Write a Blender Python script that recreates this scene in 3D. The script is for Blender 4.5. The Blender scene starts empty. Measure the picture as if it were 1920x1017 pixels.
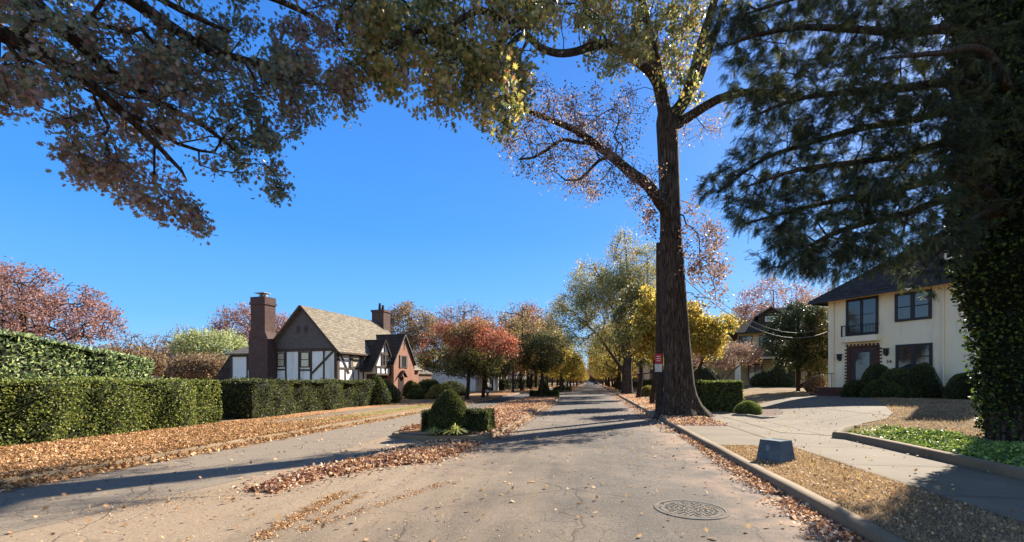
import bpy, math, random
import numpy as np
from mathutils import Vector, geometry

S = bpy.context.scene
COL = S.collection
rng = np.random.default_rng(7)
random.seed(7)

# ------------------------------------------------------------------ camera
F, CY, CAMZ = 860.0, 714.0, 1.65            # focal length / horizon row in photo pixels, eye height
A = math.atan(150 / F); SA, CA = math.sin(A), math.cos(A)
cam = bpy.data.cameras.new('camera')
cam.sensor_width = 36.0
cam.lens = F / 1920 * 36.0
cam.shift_y = (CY - 508.5) / 1920
cam.clip_start = 0.05
cam.clip_end = 3000
camo = bpy.data.objects.new('camera', cam); COL.objects.link(camo)
camo.location = (0, 0, CAMZ)
camo.rotation_euler = (math.radians(90), 0, A)
S.camera = camo

# ------------------------------------------------------------------ world + sun
SUN_AZ, SUN_EL = math.radians(36.5), math.radians(33)
w = bpy.data.worlds.new("World"); S.world = w; w.use_nodes = True
nt = w.node_tree
sky = nt.nodes.new('ShaderNodeTexSky'); sky.sky_type = 'NISHITA'; sky.sun_disc = False
sky.sun_elevation = SUN_EL; sky.sun_rotation = SUN_AZ
sky.air_density = 1.0; sky.dust_density = 1.0; sky.ozone_density = 1.0; sky.altitude = 300
bg = nt.nodes['Background']; bg.inputs[1].default_value = 0.10
# clear deep-blue autumn air: the physical sky tinted by a blue that pales towards the horizon
tcw = nt.nodes.new('ShaderNodeTexCoord'); spw = nt.nodes.new('ShaderNodeSeparateXYZ'); nt.links.new(tcw.outputs['Generated'], spw.inputs[0])
rw = nt.nodes.new('ShaderNodeValToRGB'); nt.links.new(spw.outputs[2], rw.inputs[0])
cr = rw.color_ramp
for k_ in range(3): cr.elements.new(0.5)
for e_, (p_, c_) in zip(cr.elements, [(0.0, (.20, .46, .74)), (0.12, (.09, .335, .72)), (0.30, (.036, .235, .69)), (0.62, (.022, .15, .54)), (1.0, (.07, .12, .28))]):  # top stop, out of view, greyed to take blue out of the shadows
    e_.position = p_; e_.color = c_ + (1,)
sc_ = nt.nodes.new('ShaderNodeVectorMath'); sc_.operation = 'SCALE'; sc_.inputs[3].default_value = 4.7
nt.links.new(rw.outputs[0], sc_.inputs[0])
mxw = nt.nodes.new('ShaderNodeMix'); mxw.data_type = 'RGBA'
mr = nt.nodes.new('ShaderNodeMapRange'); mr.interpolation_type = 'SMOOTHSTEP'     # whiter sky added behind the camera to lift and neutralise the shade
mr.inputs[1].default_value = -0.55; mr.inputs[2].default_value = 0.25; mr.inputs[3].default_value = 0.30; mr.inputs[4].default_value = 0.93
nt.links.new(spw.outputs[1], mr.inputs[0]); nt.links.new(mr.outputs[0], mxw.inputs[0])
nt.links.new(sky.outputs[0], mxw.inputs[6]); nt.links.new(sc_.outputs[0], mxw.inputs[7]); nt.links.new(mxw.outputs[2], bg.inputs[0])
sl = bpy.data.lights.new('sun', 'SUN'); sl.energy = 4.4; sl.angle = math.radians(0.5)
sl.color = (1.0, 0.92, 0.80)
so = bpy.data.objects.new('sun', sl); COL.objects.link(so)
sd = Vector((math.sin(SUN_AZ) * math.cos(SUN_EL), math.cos(SUN_AZ) * math.cos(SUN_EL), math.sin(SUN_EL)))
so.rotation_euler = sd.to_track_quat('Z', 'Y').to_euler()
so.location = (30, 40, 40)
S.view_settings.view_transform = 'Standard'; S.view_settings.look = 'None'
S.view_settings.exposure = 1.75; S.view_settings.gamma = 1.0
try:
    S.cycles.max_bounces = 8; S.cycles.transparent_max_bounces = 4
except Exception: pass

# ------------------------------------------------------------------ geometry helpers
def c2w(xc, d): return (xc * CA - d * SA, xc * SA + d * CA)
def P(px, py, D):
    X, Y = c2w((px - 960) / F * D, D)
    return np.array((X, Y, CAMZ + (CY - py) / F * D))
def sstep(t):
    t = np.clip(t, 0, 1); return t * t * (3 - 2 * t)
RK, LK = 2.75, -8.8                                        # kerb lines
def H(x, y):                                               # height of verge, lawns and gardens
    x = np.asarray(x, float); y = np.asarray(y, float)
    h = 0.125 + sstep((x - 6.6) / 4.7) * (0.10 + 0.46 * sstep((y - 10) / 7)) + 0.10 * sstep((x - 11) / 4) + 0.38 * sstep((x - 6.6) / 8.5) * np.clip((y - 30) / 18, 0, 1)
    return h
def HG(x, y):                                              # height of the big ground sheet
    x = np.asarray(x, float); y = np.asarray(y, float)
    h = H(x, y)
    road = ((x > LK - 0.06) & (x < RK + 0.06)) | ((y > 55.9) & (y < 64.1) & (np.abs(x) < 92))
    return np.where(road, -0.03, h)
def G(px, py):                                             # photo pixel -> point on the ground
    u = (px - 960) / F; v = (CY - py) / F
    d = 2.0
    while d < 300:
        X, Y = c2w(u * d, d); z = CAMZ + v * d
        hh = float(H(X, Y)) if not (LK < X < RK) else 0.0
        if z <= hh: break
        d += 0.02
    return np.array((X, Y, hh))
def gz(x, y): return float(H(x, y)) if not (LK < x < RK) else 0.0

def link(o, parent=None):
    COL.objects.link(o)
    if parent is not None: o.parent = parent
    return o
def tag(o, label=None, cat=None, group=None, kind=None):
    if label: o['label'] = label
    if cat: o['category'] = cat
    if group: o['group'] = group
    if kind: o['kind'] = kind
    return o
def empty(name, loc=(0, 0, 0), rz=0.0, label=None, cat=None, group=None):
    o = bpy.data.objects.new(name, None); COL.objects.link(o)
    o.empty_display_size = 0.2
    o.location = loc; o.rotation_euler = (0, 0, rz)
    return tag(o, label, cat, group)
def copy_thing(root, loc, rz=0, sc=1.0, label=None, group=None, mats=None):
    r = root.copy(); COL.objects.link(r); r.location = loc; r.rotation_euler = (0, 0, rz)
    r.scale = (sc, sc, sc) if not hasattr(sc, '__len__') else sc
    if label: r['label'] = label
    if group: r['group'] = group
    for ch in list(root.children):
        c = ch.copy(); COL.objects.link(c); c.parent = r
        if mats and ch.name.split('.')[0] in mats:
            c.material_slots[0].link = 'OBJECT'; c.material_slots[0].material = mats[ch.name.split('.')[0]]
        for g in list(ch.children):
            q = g.copy(); COL.objects.link(q); q.parent = c
    return r

def np_mesh(name, V, faces, m, parent=None, smooth=False, rnd=None):
    """faces: list of (M,k) int arrays; rnd: per-face floats"""
    V = np.asarray(V, np.float32)
    me = bpy.data.meshes.new(name)
    me.vertices.add(len(V)); me.vertices.foreach_set('co', V.ravel())
    faces = [np.asarray(f, np.int32) for f in faces if len(f)]
    li = np.concatenate([f.ravel() for f in faces])
    cnt = np.concatenate([np.full(len(f), f.shape[1], np.int32) for f in faces])
    st = np.concatenate([[0], np.cumsum(cnt)[:-1]]).astype(np.int32)
    me.loops.add(len(li)); me.loops.foreach_set('vertex_index', li)
    me.polygons.add(len(cnt)); me.polygons.foreach_set('loop_start', st)
    try: me.polygons.foreach_set('loop_total', cnt)
    except Exception: pass
    if smooth: me.polygons.foreach_set('use_smooth', np.ones(len(cnt), bool))
    if rnd is not None:
        at = me.attributes.new('rnd', 'FLOAT', 'FACE'); at.data.foreach_set('value', np.asarray(rnd, np.float32))
    me.update(calc_edges=True)
    me.materials.append(m)
    o = bpy.data.objects.new(name, me)
    return link(o, parent)

class MB:
    def __init__(s): s.v = []; s.f = []
    def add(s, vs, fs):
        n = len(s.v); s.v += [tuple(map(float, v)) for v in vs]; s.f += [tuple(i + n for i in f) for f in fs]; return s
    def box(s, x0, x1, y0, y1, z0, z1):
        return s.add([(x0,y0,z0),(x1,y0,z0),(x1,y1,z0),(x0,y1,z0),(x0,y0,z1),(x1,y0,z1),(x1,y1,z1),(x0,y1,z1)],
                     [(0,3,2,1),(4,5,6,7),(0,1,5,4),(1,2,6,5),(2,3,7,6),(3,0,4,7)])
    def prism(s, poly, axis, a0, a1):
        """poly: 2-D points; axis 'x','y' or 'z' is the extrusion axis"""
        n = len(poly)
        def mk(p, a):
            return {'x': (a, p[0], p[1]), 'y': (p[0], a, p[1]), 'z': (p[0], p[1], a)}[axis]
        vs = [mk(p, a0) for p in poly] + [mk(p, a1) for p in poly]
        fs = [tuple(range(n))[::-1], tuple(range(n, 2 * n))] + [(i, (i + 1) % n, n + (i + 1) % n, n + i) for i in range(n)]
        return s.add(vs, fs)
    def beam(s, a, b, w, h):
        a = Vector(a); b = Vector(b); t = (b - a).normalized()
        up = Vector((0, 0, 1)) if abs(t.z) < 0.95 else Vector((0, 1, 0))
        sx = t.cross(up).normalized() * w / 2; sy = sx.cross(t).normalized() * h / 2
        vs = [a - sx - sy, a + sx - sy, a + sx + sy, a - sx + sy, b - sx - sy, b + sx - sy, b + sx + sy, b - sx + sy]
        return s.add(vs, [(0,1,2,3),(7,6,5,4),(0,4,5,1),(1,5,6,2),(2,6,7,3),(3,7,4,0)])
    def tube(s, pts, rad, k=8, cap=True):
        V, Q = sweep(pts, rad if hasattr(rad, '__len__') else [rad] * len(pts), k)
        s.add(V, [tuple(q) for q in Q])
        if cap:
            n = len(s.v)
            s.f.append(tuple(range(n - k, n))); s.f.append(tuple(range(n - len(V), n - len(V) + k))[::-1])
        return s
    def lathe(s, prof, k=16, c=(0, 0)):
        vs = []; n = len(prof)
        for r, z in prof:
            for i in range(k):
                a = 2 * math.pi * i / k; vs.append((c[0] + r * math.cos(a), c[1] + r * math.sin(a), z))
        fs = [(j*k+i, j*k+(i+1) % k, (j+1)*k+(i+1) % k, (j+1)*k+i) for j in range(n - 1) for i in range(k)]
        fs.append(tuple(range(k))[::-1]); fs.append(tuple(range((n-1)*k, n*k)))
        return s.add(vs, fs)
    def roofpoly(s, pts, th=0.1):
        """thick sheet from a planar polygon"""
        a, b, c = [Vector(p) for p in pts[:3]]; n = (b - a).cross(c - a).normalized()
        if n.z < 0: n = -n
        k = len(pts)
        vs = [Vector(p) for p in pts] + [Vector(p) - n * th for p in pts]
        return s.add(vs, [tuple(range(k)), tuple(range(k, 2*k))[::-1]] + [(i, k+i, k+(i+1) % k, (i+1) % k) for i in range(k)])
    def build(s, name, m, parent=None, bevel=0, smooth=False):
        me = bpy.data.meshes.new(name); me.from_pydata(s.v, [], s.f); me.update()
        me.materials.append(m)
        import bmesh
        bm = bmesh.new(); bm.from_mesh(me); bmesh.ops.recalc_face_normals(bm, faces=bm.faces); bm.to_mesh(me); bm.free()
        if smooth: me.polygons.foreach_set('use_smooth', np.ones(len(me.polygons), bool))
        o = bpy.data.objects.new(name, me)
        if bevel:
            md = o.modifiers.new('bevel', 'BEVEL'); md.width = bevel; md.segments = 2; md.limit_method = 'ANGLE'
        return link(o, parent)

def sweep(pts, rad, k):
    pts = np.asarray(pts, float); n = len(pts)
    t = np.gradient(pts, axis=0); t /= (np.linalg.norm(t, axis=1, keepdims=True) + 1e-9)
    ref = np.array((1.0, 0, 0)) if abs(t[0][0]) < 0.8 else np.array((0, 1.0, 0))
    V = np.empty((n * k, 3)); ang = np.arange(k) * 2 * math.pi / k
    c, s_ = np.cos(ang)[:, None], np.sin(ang)[:, None]
    for i in range(n):
        ref = ref - t[i] * ref.dot(t[i]); ref /= (np.linalg.norm(ref) + 1e-9)
        b = np.cross(t[i], ref)
        V[i*k:(i+1)*k] = pts[i] + rad[i] * (c * ref + s_ * b)
    i = np.arange(k); j = (i + 1) % k
    Q = np.concatenate([np.stack([r*k+i, r*k+j, (r+1)*k+j, (r+1)*k+i], 1) for r in range(n - 1)]) if n > 1 else np.zeros((0, 4), int)
    return V, Q

def wob(p, f, seed):                                       # cheap smooth noise, about -1..1
    r = np.random.default_rng(seed); out = 0
    for i in range(6):
        k = r.normal(size=3); k /= np.linalg.norm(k); out = out + np.sin(p @ k * f * (0.7 + 0.5 * r.random() * (i + 1) / 3) + r.random() * 6.28 + 1.3 * np.sin(p @ r.normal(size=3) * f * 0.4))
    return out / 3.2

# ------------------------------------------------------------------ leaf geometry
RHOMB = (np.array([(0,0,0),(0.36,0.5,0.12),(0,1,0),(-0.36,0.5,0.12)]), np.array([(0,1,2,3)]))
NARROW = (np.array([(0,0,0),(0.2,0.45,0.05),(0,1,0),(-0.2,0.45,0.05)]), np.array([(0,1,2,3)]))
NARROW2 = (RHOMB[0] * np.array((0.8, 1.15, 1)), RHOMB[1])
_o = [(0,0),(0.10,0.26),(0.34,0.20),(0.14,0.42),(0.50,0.52),(0.15,0.62),(0.36,0.86),(0.10,0.80),(0,1.05)]
_o = _o + [(-x, y) for x, y in _o[-2:0:-1]]
_ov = [(x, y, 0.25 * abs(x)) for x, y in _o] + [(0, 0.5, 0)]
OAKLEAF = (np.array(_ov), np.array([(len(_o), i, (i + 1) % len(_o)) for i in range(len(_o))]))
_p = [(0,0),(0.30,0.12),(0.42,0.42),(0.26,0.75),(0,1.0),(-0.26,0.75),(-0.42,0.42),(-0.30,0.12)]
BROAD = (np.array([(x, y, 0.22 * abs(x)) for x, y in _p]), np.array([(0,1,2,3),(0,3,4,5),(0,5,6,7)]))
def unit(v): return v / (np.linalg.norm(v, axis=-1, keepdims=True) + 1e-9)
def leaves(C, size, tmpl, r, tipb=(0, 0, 0), nb=(0, 0, 0), spread=1.0, rv=None):
    """leaf at every centre C. tipb / nb: direction biases (3,) or (N,3) of the tip and the blade normal"""
    N = len(C); tv, tf = tmpl
    t = unit(r.normal(size=(N, 3)) * spread + np.asarray(tipb))
    n = r.normal(size=(N, 3)) * spread + np.asarray(nb)
    n = unit(n - t * (n * t).sum(1, keepdims=True)); s_ = np.cross(t, n)
    sz = np.broadcast_to(np.asarray(size, float), (N,))[:, None, None]
    L = tv[None]
    V = C[:, None] + sz * (L[..., 0:1] * s_[:, None] + L[..., 1:2] * t[:, None] + L[..., 2:3] * n[:, None])
    k = len(tv); Fc = (tf[None] + (np.arange(N) * k)[:, None, None]).reshape(-1, tf.shape[1])
    rn = r.random(N) if rv is None else rv
    return V.reshape(-1, 3), Fc, np.repeat(rn, len(tf))

# ------------------------------------------------------------------ materials
def lin(c):
    if max(c) > 1.001: c = [x / 255 for x in c]
    return tuple((x / 12.92 if x <= 0.04045 else ((x + 0.055) / 1.055) ** 2.4) for x in c) + (1.0,)
class N:
    def __init__(s, name):
        s.m = bpy.data.materials.new(name); s.m.use_nodes = True; s.t = s.m.node_tree; s.n = s.t.nodes
        s.b = s.n['Principled BSDF']; s.out = s.n['Material Output']
    def new(s, typ, **kw):
        x = s.n.new(typ)
        for k, v in kw.items():
            if k.startswith('i_'): x.inputs[int(k[2:])].default_value = v
            else: setattr(x, k, v)
        return x
    def l(s, a, b): s.t.links.new(a, b)
    def coord(s, which='Object', scale=(1, 1, 1), rot=(0, 0, 0)):
        tc = s.new('ShaderNodeTexCoord'); mp = s.new('ShaderNodeMapping')
        mp.inputs['Scale'].default_value = scale; mp.inputs['Rotation'].default_value = rot
        s.l(tc.outputs[which], mp.inputs['Vector']); return mp.outputs[0]
    def noise(s, v, scale, detail=4, rough=0.55, dist=0.0):
        x = s.new('ShaderNodeTexNoise'); x.inputs['Scale'].default_value = scale; x.inputs['Detail'].default_value = detail
        x.inputs['Roughness'].default_value = rough; x.inputs['Distortion'].default_value = dist
        s.l(v, x.inputs['Vector']); return x.outputs['Fac']
    def ramp(s, fac, stops, interp='LINEAR'):
        x = s.new('ShaderNodeValToRGB'); cr = x.color_ramp; cr.interpolation = interp
        while len(cr.elements) < len(stops): cr.elements.new(0.5)
        for e, (p, c) in zip(cr.elements, stops):
            e.position = p; e.color = c if len(c) == 4 else lin(c)
        s.l(fac, x.inputs[0]); return x.outputs[0]
    def mix(s, fac, a, b, mode='MIX'):
        x = s.new('ShaderNodeMix'); x.data_type = 'RGBA'; x.blend_type = mode
        for sock, v in ((x.inputs[0], fac), (x.inputs[6], a), (x.inputs[7], b)):
            if isinstance(v, bpy.types.NodeSocket): s.l(v, sock)
            elif isinstance(v, (int, float)): sock.default_value = v
            else: sock.default_value = lin(v) if len(v) == 3 else v
        return x.outputs[2]
    def math(s, op, a, b=0.5, c=None):
        x = s.new('ShaderNodeMath'); x.operation = op
        for i, v in enumerate((a, b, c)):
            if v is None: continue
            if isinstance(v, (int, float)): x.inputs[i].default_value = v
            else: s.l(v, x.inputs[i])
        return x.outputs[0]
    def bump(s, h, strength=0.5, dist=0.02):
        x = s.new('ShaderNodeBump'); x.inputs['Strength'].default_value = strength; x.inputs['Distance'].default_value = dist
        s.l(h, x.inputs['Height']); s.l(x.outputs[0], s.b.inputs['Normal']); return x
    def fin(s, col=None, rough=0.85, spec=0.3, metal=0.0):
        if col is not None:
            if isinstance(col, bpy.types.NodeSocket): s.l(col, s.b.inputs['Base Color'])
            else: s.b.inputs['Base Color'].default_value = lin(col)
        s.b.inputs['Roughness'].default_value = rough; s.b.inputs['Specular IOR Level'].default_value = spec
        s.b.inputs['Metallic'].default_value = metal
        return s.m
def noisy(name, cols, scale=3, detail=5, rough=0.85, bump=0.3, bscale=30, bdist=0.01, stretch=(1, 1, 1), spec=0.3):
    n = N(name); v = n.coord('Object', stretch)
    f = n.noise(v, scale, detail, 0.6)
    k = len(cols); c = n.ramp(f, [(0.3 + 0.4 * i / max(1, k - 1), cc) for i, cc in enumerate(cols)])
    if bump: n.bump(n.noise(v, bscale, 4, 0.6), bump, bdist)
    return n.fin(c, rough, spec)
LG = 1.12
def leafmat(name, cols, transl=0.35, clump=0.5, cw=0.45, rough=0.5, spec=0.25, tint=(1.0, 0.98, 0.72)):
    n = N(name)
    at = n.new('ShaderNodeAttribute', attribute_name='rnd')
    v = n.coord('Object'); f = n.noise(v, clump, 3, 0.6)
    f = n.math('MULTIPLY_ADD', n.math('SUBTRACT', f, 0.5), 3.0 * cw, 0.5)
    g = n.math('MULTIPLY_ADD', n.math('SUBTRACT', at.outputs['Fac'], 0.5), 2.0 * (1 - cw) * 0.85, f)
    cols = [tuple(min(225, x * LG) for x in q) for q in cols]
    k = len(cols); c = n.ramp(g, [(0.08 + 0.84 * i / max(1, k - 1), cc) for i, cc in enumerate(cols)])
    n.fin(c, rough, spec)
    tr = n.new('ShaderNodeBsdfTranslucent'); n.l(n.mix(1.0, c, tuple(tint) + (1,), 'MULTIPLY'), tr.inputs[0])
    mx = n.new('ShaderNodeMixShader'); mx.inputs[0].default_value = min(0.6, transl + 0.12)
    n.l(n.b.outputs[0], mx.inputs[1]); n.l(tr.outputs[0], mx.inputs[2]); n.l(mx.outputs[0], n.out.inputs[0])
    return n.m

def make_asphalt(name, base, dirt, cracks=True, dirtmode=True):
    n = N(name); v = n.coord('Object')
    big = n.noise(v, 0.35, 5, 0.6); sp = n.noise(v, 55, 3, 0.8); sp2 = n.noise(v, 170, 2, 0.7)
    dk = tuple(x * 0.80 for x in base); lt = tuple(min(255, x * 1.12) for x in base)
    c = n.ramp(big, [(0.3, dk), (0.7, lt)])
    c = n.mix(0.75, c, n.ramp(sp, [(0.3, (50, 48, 46)), (0.5, (126, 124, 122)), (0.68, (216, 210, 204))]), 'OVERLAY')
    c = n.mix(0.7, c, n.ramp(n.noise(v, 24, 6, 0.85), [(0.34, (64, 62, 60)), (0.5, (128, 126, 124)), (0.66, (196, 190, 184))]), 'OVERLAY')
    c = n.mix(0.5, c, n.ramp(n.noise(v, 2.6, 5, 0.7), [(0.35, (100, 98, 96)), (0.65, (156, 154, 150))]), 'OVERLAY')
    c = n.mix(n.math('MULTIPLY', n.ramp(sp2, [(0.56, (0, 0, 0)), (0.66, (255, 255, 255))]), 0.30), c, (215, 208, 198))
    if dirtmode:
        x = n.new('ShaderNodeSeparateXYZ'); n.l(v, x.inputs[0])
        a = n.math('MULTIPLY_ADD', x.outputs[0], -0.24, 0.12)                     # more dirt to the left
        e = n.math('ADD', a, n.math('MULTIPLY_ADD', big, 1.5, -0.75))
        str_ = n.noise(n.coord('Object', (1.2, 0.12, 1)), 2.2, 4, 0.6)
        e = n.math('ADD', e, n.math('MULTIPLY_ADD', str_, 1.2, -0.6))
        far = n.math('MULTIPLY_ADD', x.outputs[1], -0.035, 1.25)
        far = n.new('ShaderNodeClamp'), far; n.l(far[1], far[0].inputs[0]); far = far[0].outputs[0]
        cl = n.new('ShaderNodeClamp'); n.l(n.math('MULTIPLY', n.math('MULTIPLY', e, 0.85), far), cl.inputs[0])
        grit = n.ramp(n.noise(v, 26, 4, 0.75), [(0.36, (0, 0, 0)), (0.62, (255, 255, 255))])
        dm = n.math('MULTIPLY', cl.outputs[0], n.math('MULTIPLY_ADD', grit, 0.5, 0.5))
        c = n.mix(dm, c, dirt)
        # reddish leaf dust along the right gutter
        g2 = n.new('ShaderNodeMapRange'); n.l(x.outputs[0], g2.inputs[0]); g2.inputs[1].default_value = 0.9; g2.inputs[2].default_value = 2.7
        gd = n.math('MULTIPLY', g2.outputs[0], n.ramp(n.noise(v, 1.1, 5, 0.7), [(0.42, (0, 0, 0)), (0.62, (255, 255, 255))]))
        c = n.mix(n.math('MULTIPLY', gd, 0.6), c, (176, 140, 112))
    if cracks:
        wv = n.new('ShaderNodeVectorMath'); wv.operation = 'ADD'
        nn = n.new('ShaderNodeTexNoise'); nn.inputs['Scale'].default_value = 1.6; nn.inputs['Detail'].default_value = 5
        n.l(v, nn.inputs['Vector']); sc = n.new('ShaderNodeVectorMath'); sc.operation = 'SCALE'; sc.inputs[3].default_value = 0.55
        n.l(nn.outputs['Color'], sc.inputs[0]); n.l(v, wv.inputs[0]); n.l(sc.outputs[0], wv.inputs[1])
        def crack(scale, wid, lo, hi, msc):
            vo = n.new('ShaderNodeTexVoronoi'); vo.feature = 'DISTANCE_TO_EDGE'; vo.inputs['Scale'].default_value = scale
            n.l(wv.outputs[0], vo.inputs['Vector'])
            k = n.ramp(vo.outputs['Distance'], [(0.0, (255, 255, 255)), (wid, (0, 0, 0))])
            m_ = n.ramp(n.noise(v, msc, 2, 0.5), [(lo, (0, 0, 0)), (hi, (255, 255, 255))])
            return n.math('MULTIPLY', k, m_)
        k1 = crack(0.42, 0.011, 0.38, 0.5, 0.28); k2 = crack(2.6, 0.03, 0.46, 0.58, 0.33)
        ck = n.math('MAXIMUM', k1, n.math('MULTIPLY', k2, 0.8))
        c = n.mix(n.math('MULTIPLY', ck, 0.62), c, (54, 48, 44))
        hgt = n.math('SUBTRACT', n.math('MULTIPLY', sp, 0.5), ck)
    else: hgt = sp
    n.bump(hgt, 0.55, 0.008)
    return n.fin(c, 0.9, 0.2)

M = {}
M['asphalt'] = make_asphalt('asphalt', (150, 139, 125), (148, 128, 104))
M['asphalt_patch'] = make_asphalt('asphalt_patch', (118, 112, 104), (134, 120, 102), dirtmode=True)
def make_concrete(name, cols, stain=(120, 104, 84)):
    n = N(name); v = n.coord('Object')
    c = n.ramp(n.noise(v, 0.7, 6, 0.65), [(0.3, cols[0]), (0.68, cols[1])])
    c = n.mix(0.55, c, n.ramp(n.noise(v, 70, 3, 0.8), [(0.3, (96, 94, 92)), (0.5, (128, 127, 126)), (0.7, (168, 164, 158))]), 'OVERLAY')
    st = n.ramp(n.noise(v, 2.3, 5, 0.7, 0.4), [(0.52, (0, 0, 0)), (0.72, (255, 255, 255))])
    c = n.mix(n.math('MULTIPLY', st, 0.35), c, stain)
    n.bump(n.noise(v, 60, 4, 0.7), 0.35, 0.006)
    return n.fin(c, 0.9, 0.2)
M['concrete'] = make_concrete('concrete', ((114, 101, 82), (138, 124, 102)))
M['kerb'] = make_concrete('kerb_concrete', ((122, 104, 82), (156, 136, 110)))
M['litter'] = noisy('leaf_litter_ground', [(120, 84, 54), (160, 116, 78), (186, 142, 98)], 9, 8, 0.95, 0.9, 22, 0.03)
def make_lawn():
    n = N('dry_lawn'); v = n.coord('Object')
    c = n.ramp(n.noise(v, 0.5, 6, 0.65), [(0.3, (116, 96, 68)), (0.5, (144, 120, 88)), (0.7, (162, 138, 104))])
    c = n.mix(0.6, c, n.ramp(n.noise(v, 38, 5, 0.8), [(0.28, (78, 72, 58)), (0.5, (128, 126, 118)), (0.7, (182, 178, 160))]), 'OVERLAY')
    gr = n.ramp(n.noise(v, 0.22, 4, 0.6), [(0.55, (0, 0, 0)), (0.7, (255, 255, 255))])
    c = n.mix(n.math('MULTIPLY', gr, 0.4), c, (96, 102, 52))
    n.bump(n.noise(v, 45, 5, 0.8), 0.8, 0.03)
    return n.fin(c, 0.95, 0.1)
M['lawn'] = make_lawn()
M['bark'] = None
def make_bark(name, cols, vs=5.0, depth=0.05):
    n = N(name); v = n.coord('Object', (1, 1, 0.16))
    a = n.noise(v, vs * 2.6, 8, 0.75, 0.9)
    vo = n.new('ShaderNodeTexVoronoi'); vo.feature = 'DISTANCE_TO_EDGE'; vo.inputs['Scale'].default_value = vs * 2.0; n.l(v, vo.inputs['Vector'])
    rd = n.math('MINIMUM', n.math('MULTIPLY', vo.outputs['Distance'], 2.4), 1.0)
    h = n.math('MULTIPLY_ADD', rd, 0.30, n.math('MULTIPLY', n.ramp(a, [(0.32, (0, 0, 0)), (0.62, (255, 255, 255))]), 0.5))
    c = n.ramp(h, [(0.15, cols[0]), (0.45, cols[1]), (0.8, cols[2])])
    big = n.noise(n.coord('Object'), 0.8, 4, 0.6)
    c = n.mix(0.5, c, n.ramp(big, [(0.3, (96, 92, 86)), (0.7, (150, 148, 142))]), 'OVERLAY')
    n.bump(h, 0.9, depth)
    return n.fin(c, 0.95, 0.15)
M['bark'] = make_bark('grey_brown_bark', ((36, 29, 24), (88, 75, 64), (126, 111, 97)))
M['bark_thin'] = make_bark('young_bark', ((34, 26, 20), (70, 54, 42), (100, 82, 66)), 9, 0.02)
M['bark_pale'] = make_bark('pale_bark', ((70, 60, 56), (120, 106, 100), (160, 146, 138)), 9, 0.02)
M['root_soil'] = noisy('bark_mulch', [(74, 50, 38), (120, 86, 66), (158, 118, 92)], 14, 7, 0.95, 0.9, 40, 0.03)

L = {}
L['oak'] = leafmat('oak_leaves_green', [(70, 82, 52), (96, 104, 62), (124, 124, 72), (150, 144, 86), (166, 148, 88), (146, 106, 74)], 0.45, 0.55, 0.5, 0.38, 0.8, (1, .98, .75))
L['oak_dark'] = leafmat('oak_leaves_turning', [(74, 90, 76), (94, 108, 84), (112, 116, 92), (122, 112, 96), (126, 98, 92), (134, 102, 100), (152, 130, 112)], 0.34, 0.33, 0.6, 0.36, 0.9, (1, .97, .8))
L['russet'] = leafmat('sparse_russet_leaves', [(124, 104, 98), (142, 120, 110), (160, 138, 126), (132, 106, 100)], 0.4, 1.0, 0.3)
L['purple'] = leafmat('purple_leaves', [(110, 84, 86), (136, 102, 102), (156, 122, 114), (152, 106, 92), (130, 104, 108)], 0.3, 0.35)
L['lavender'] = leafmat('lavender_leaves', [(112, 94, 92), (134, 112, 108), (148, 124, 114), (150, 116, 100)], 0.3, 0.4)
L['red'] = leafmat('red_maple_leaves', [(86, 76, 52), (118, 84, 60), (150, 90, 74), (164, 94, 82), (174, 114, 94)], 0.35, 0.25, 0.75)
L['green_dull'] = leafmat('dull_green_leaves', [(52, 60, 38), (74, 80, 48), (104, 100, 60), (132, 108, 66)], 0.3, 0.5)
L['pear'] = leafmat('pear_leaves', [(88, 98, 70), (116, 122, 84), (146, 142, 98), (170, 156, 106), (168, 138, 98)], 0.35, 0.22, 0.6)
L['yellow'] = leafmat('yellow_leaves', [(112, 112, 56), (144, 136, 66), (172, 154, 78), (176, 138, 76)], 0.5, 0.6)
L['orange'] = leafmat('orange_leaves', [(120, 104, 60), (152, 120, 70), (178, 134, 78), (174, 112, 74)], 0.45, 0.4)
L['olive'] = leafmat('olive_yellow_leaves', [(92, 92, 54), (122, 116, 64), (152, 138, 76), (166, 138, 80)], 0.4, 0.35)
L['cream'] = leafmat('cream_green_leaves', [(110, 124, 86), (150, 158, 112), (186, 184, 140)], 0.3, 0.3)
L['brown'] = leafmat('brown_leaves', [(96, 82, 66), (126, 104, 84), (150, 126, 102)], 0.3, 0.5)
L['hedge'] = leafmat('hedge_leaves', [(58, 70, 34), (90, 102, 50), (120, 128, 66), (144, 146, 86)], 0.3, 1.3, 0.35)
L['hedge_dark'] = leafmat('clipped_yew_leaves', [(38, 44, 26), (56, 64, 34), (82, 88, 46), (106, 108, 60)], 0.25, 1.6, 0.35)
L['laurel'] = leafmat('laurel_leaves', [(78, 98, 70), (110, 130, 88), (144, 160, 110), (178, 186, 138)], 0.3, 0.5, 0.35, 0.35, 0.5)
L['ivy'] = leafmat('ivy_leaves', [(18, 26, 14), (28, 38, 18), (40, 52, 22), (88, 104, 44)], 0.2, 0.8, 0.3)
L['cover'] = leafmat('ground_cover_leaves', [(58, 76, 38), (84, 104, 46), (110, 128, 58), (136, 148, 82)], 0.18, 0.9, 0.3)
L['variegated'] = leafmat('variegated_leaves', [(124, 130, 70), (166, 168, 100), (206, 200, 146)], 0.3, 3, 0.2)
L['cedar'] = leafmat('cedar_needles', [(30, 40, 36), (44, 54, 44), (64, 72, 50), (96, 98, 62)], 0.3, 0.35, 0.45, 0.6)
L['evergreen'] = leafmat('evergreen_needles', [(30, 40, 26), (46, 56, 34), (70, 78, 46)], 0.2, 0.6)
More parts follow.
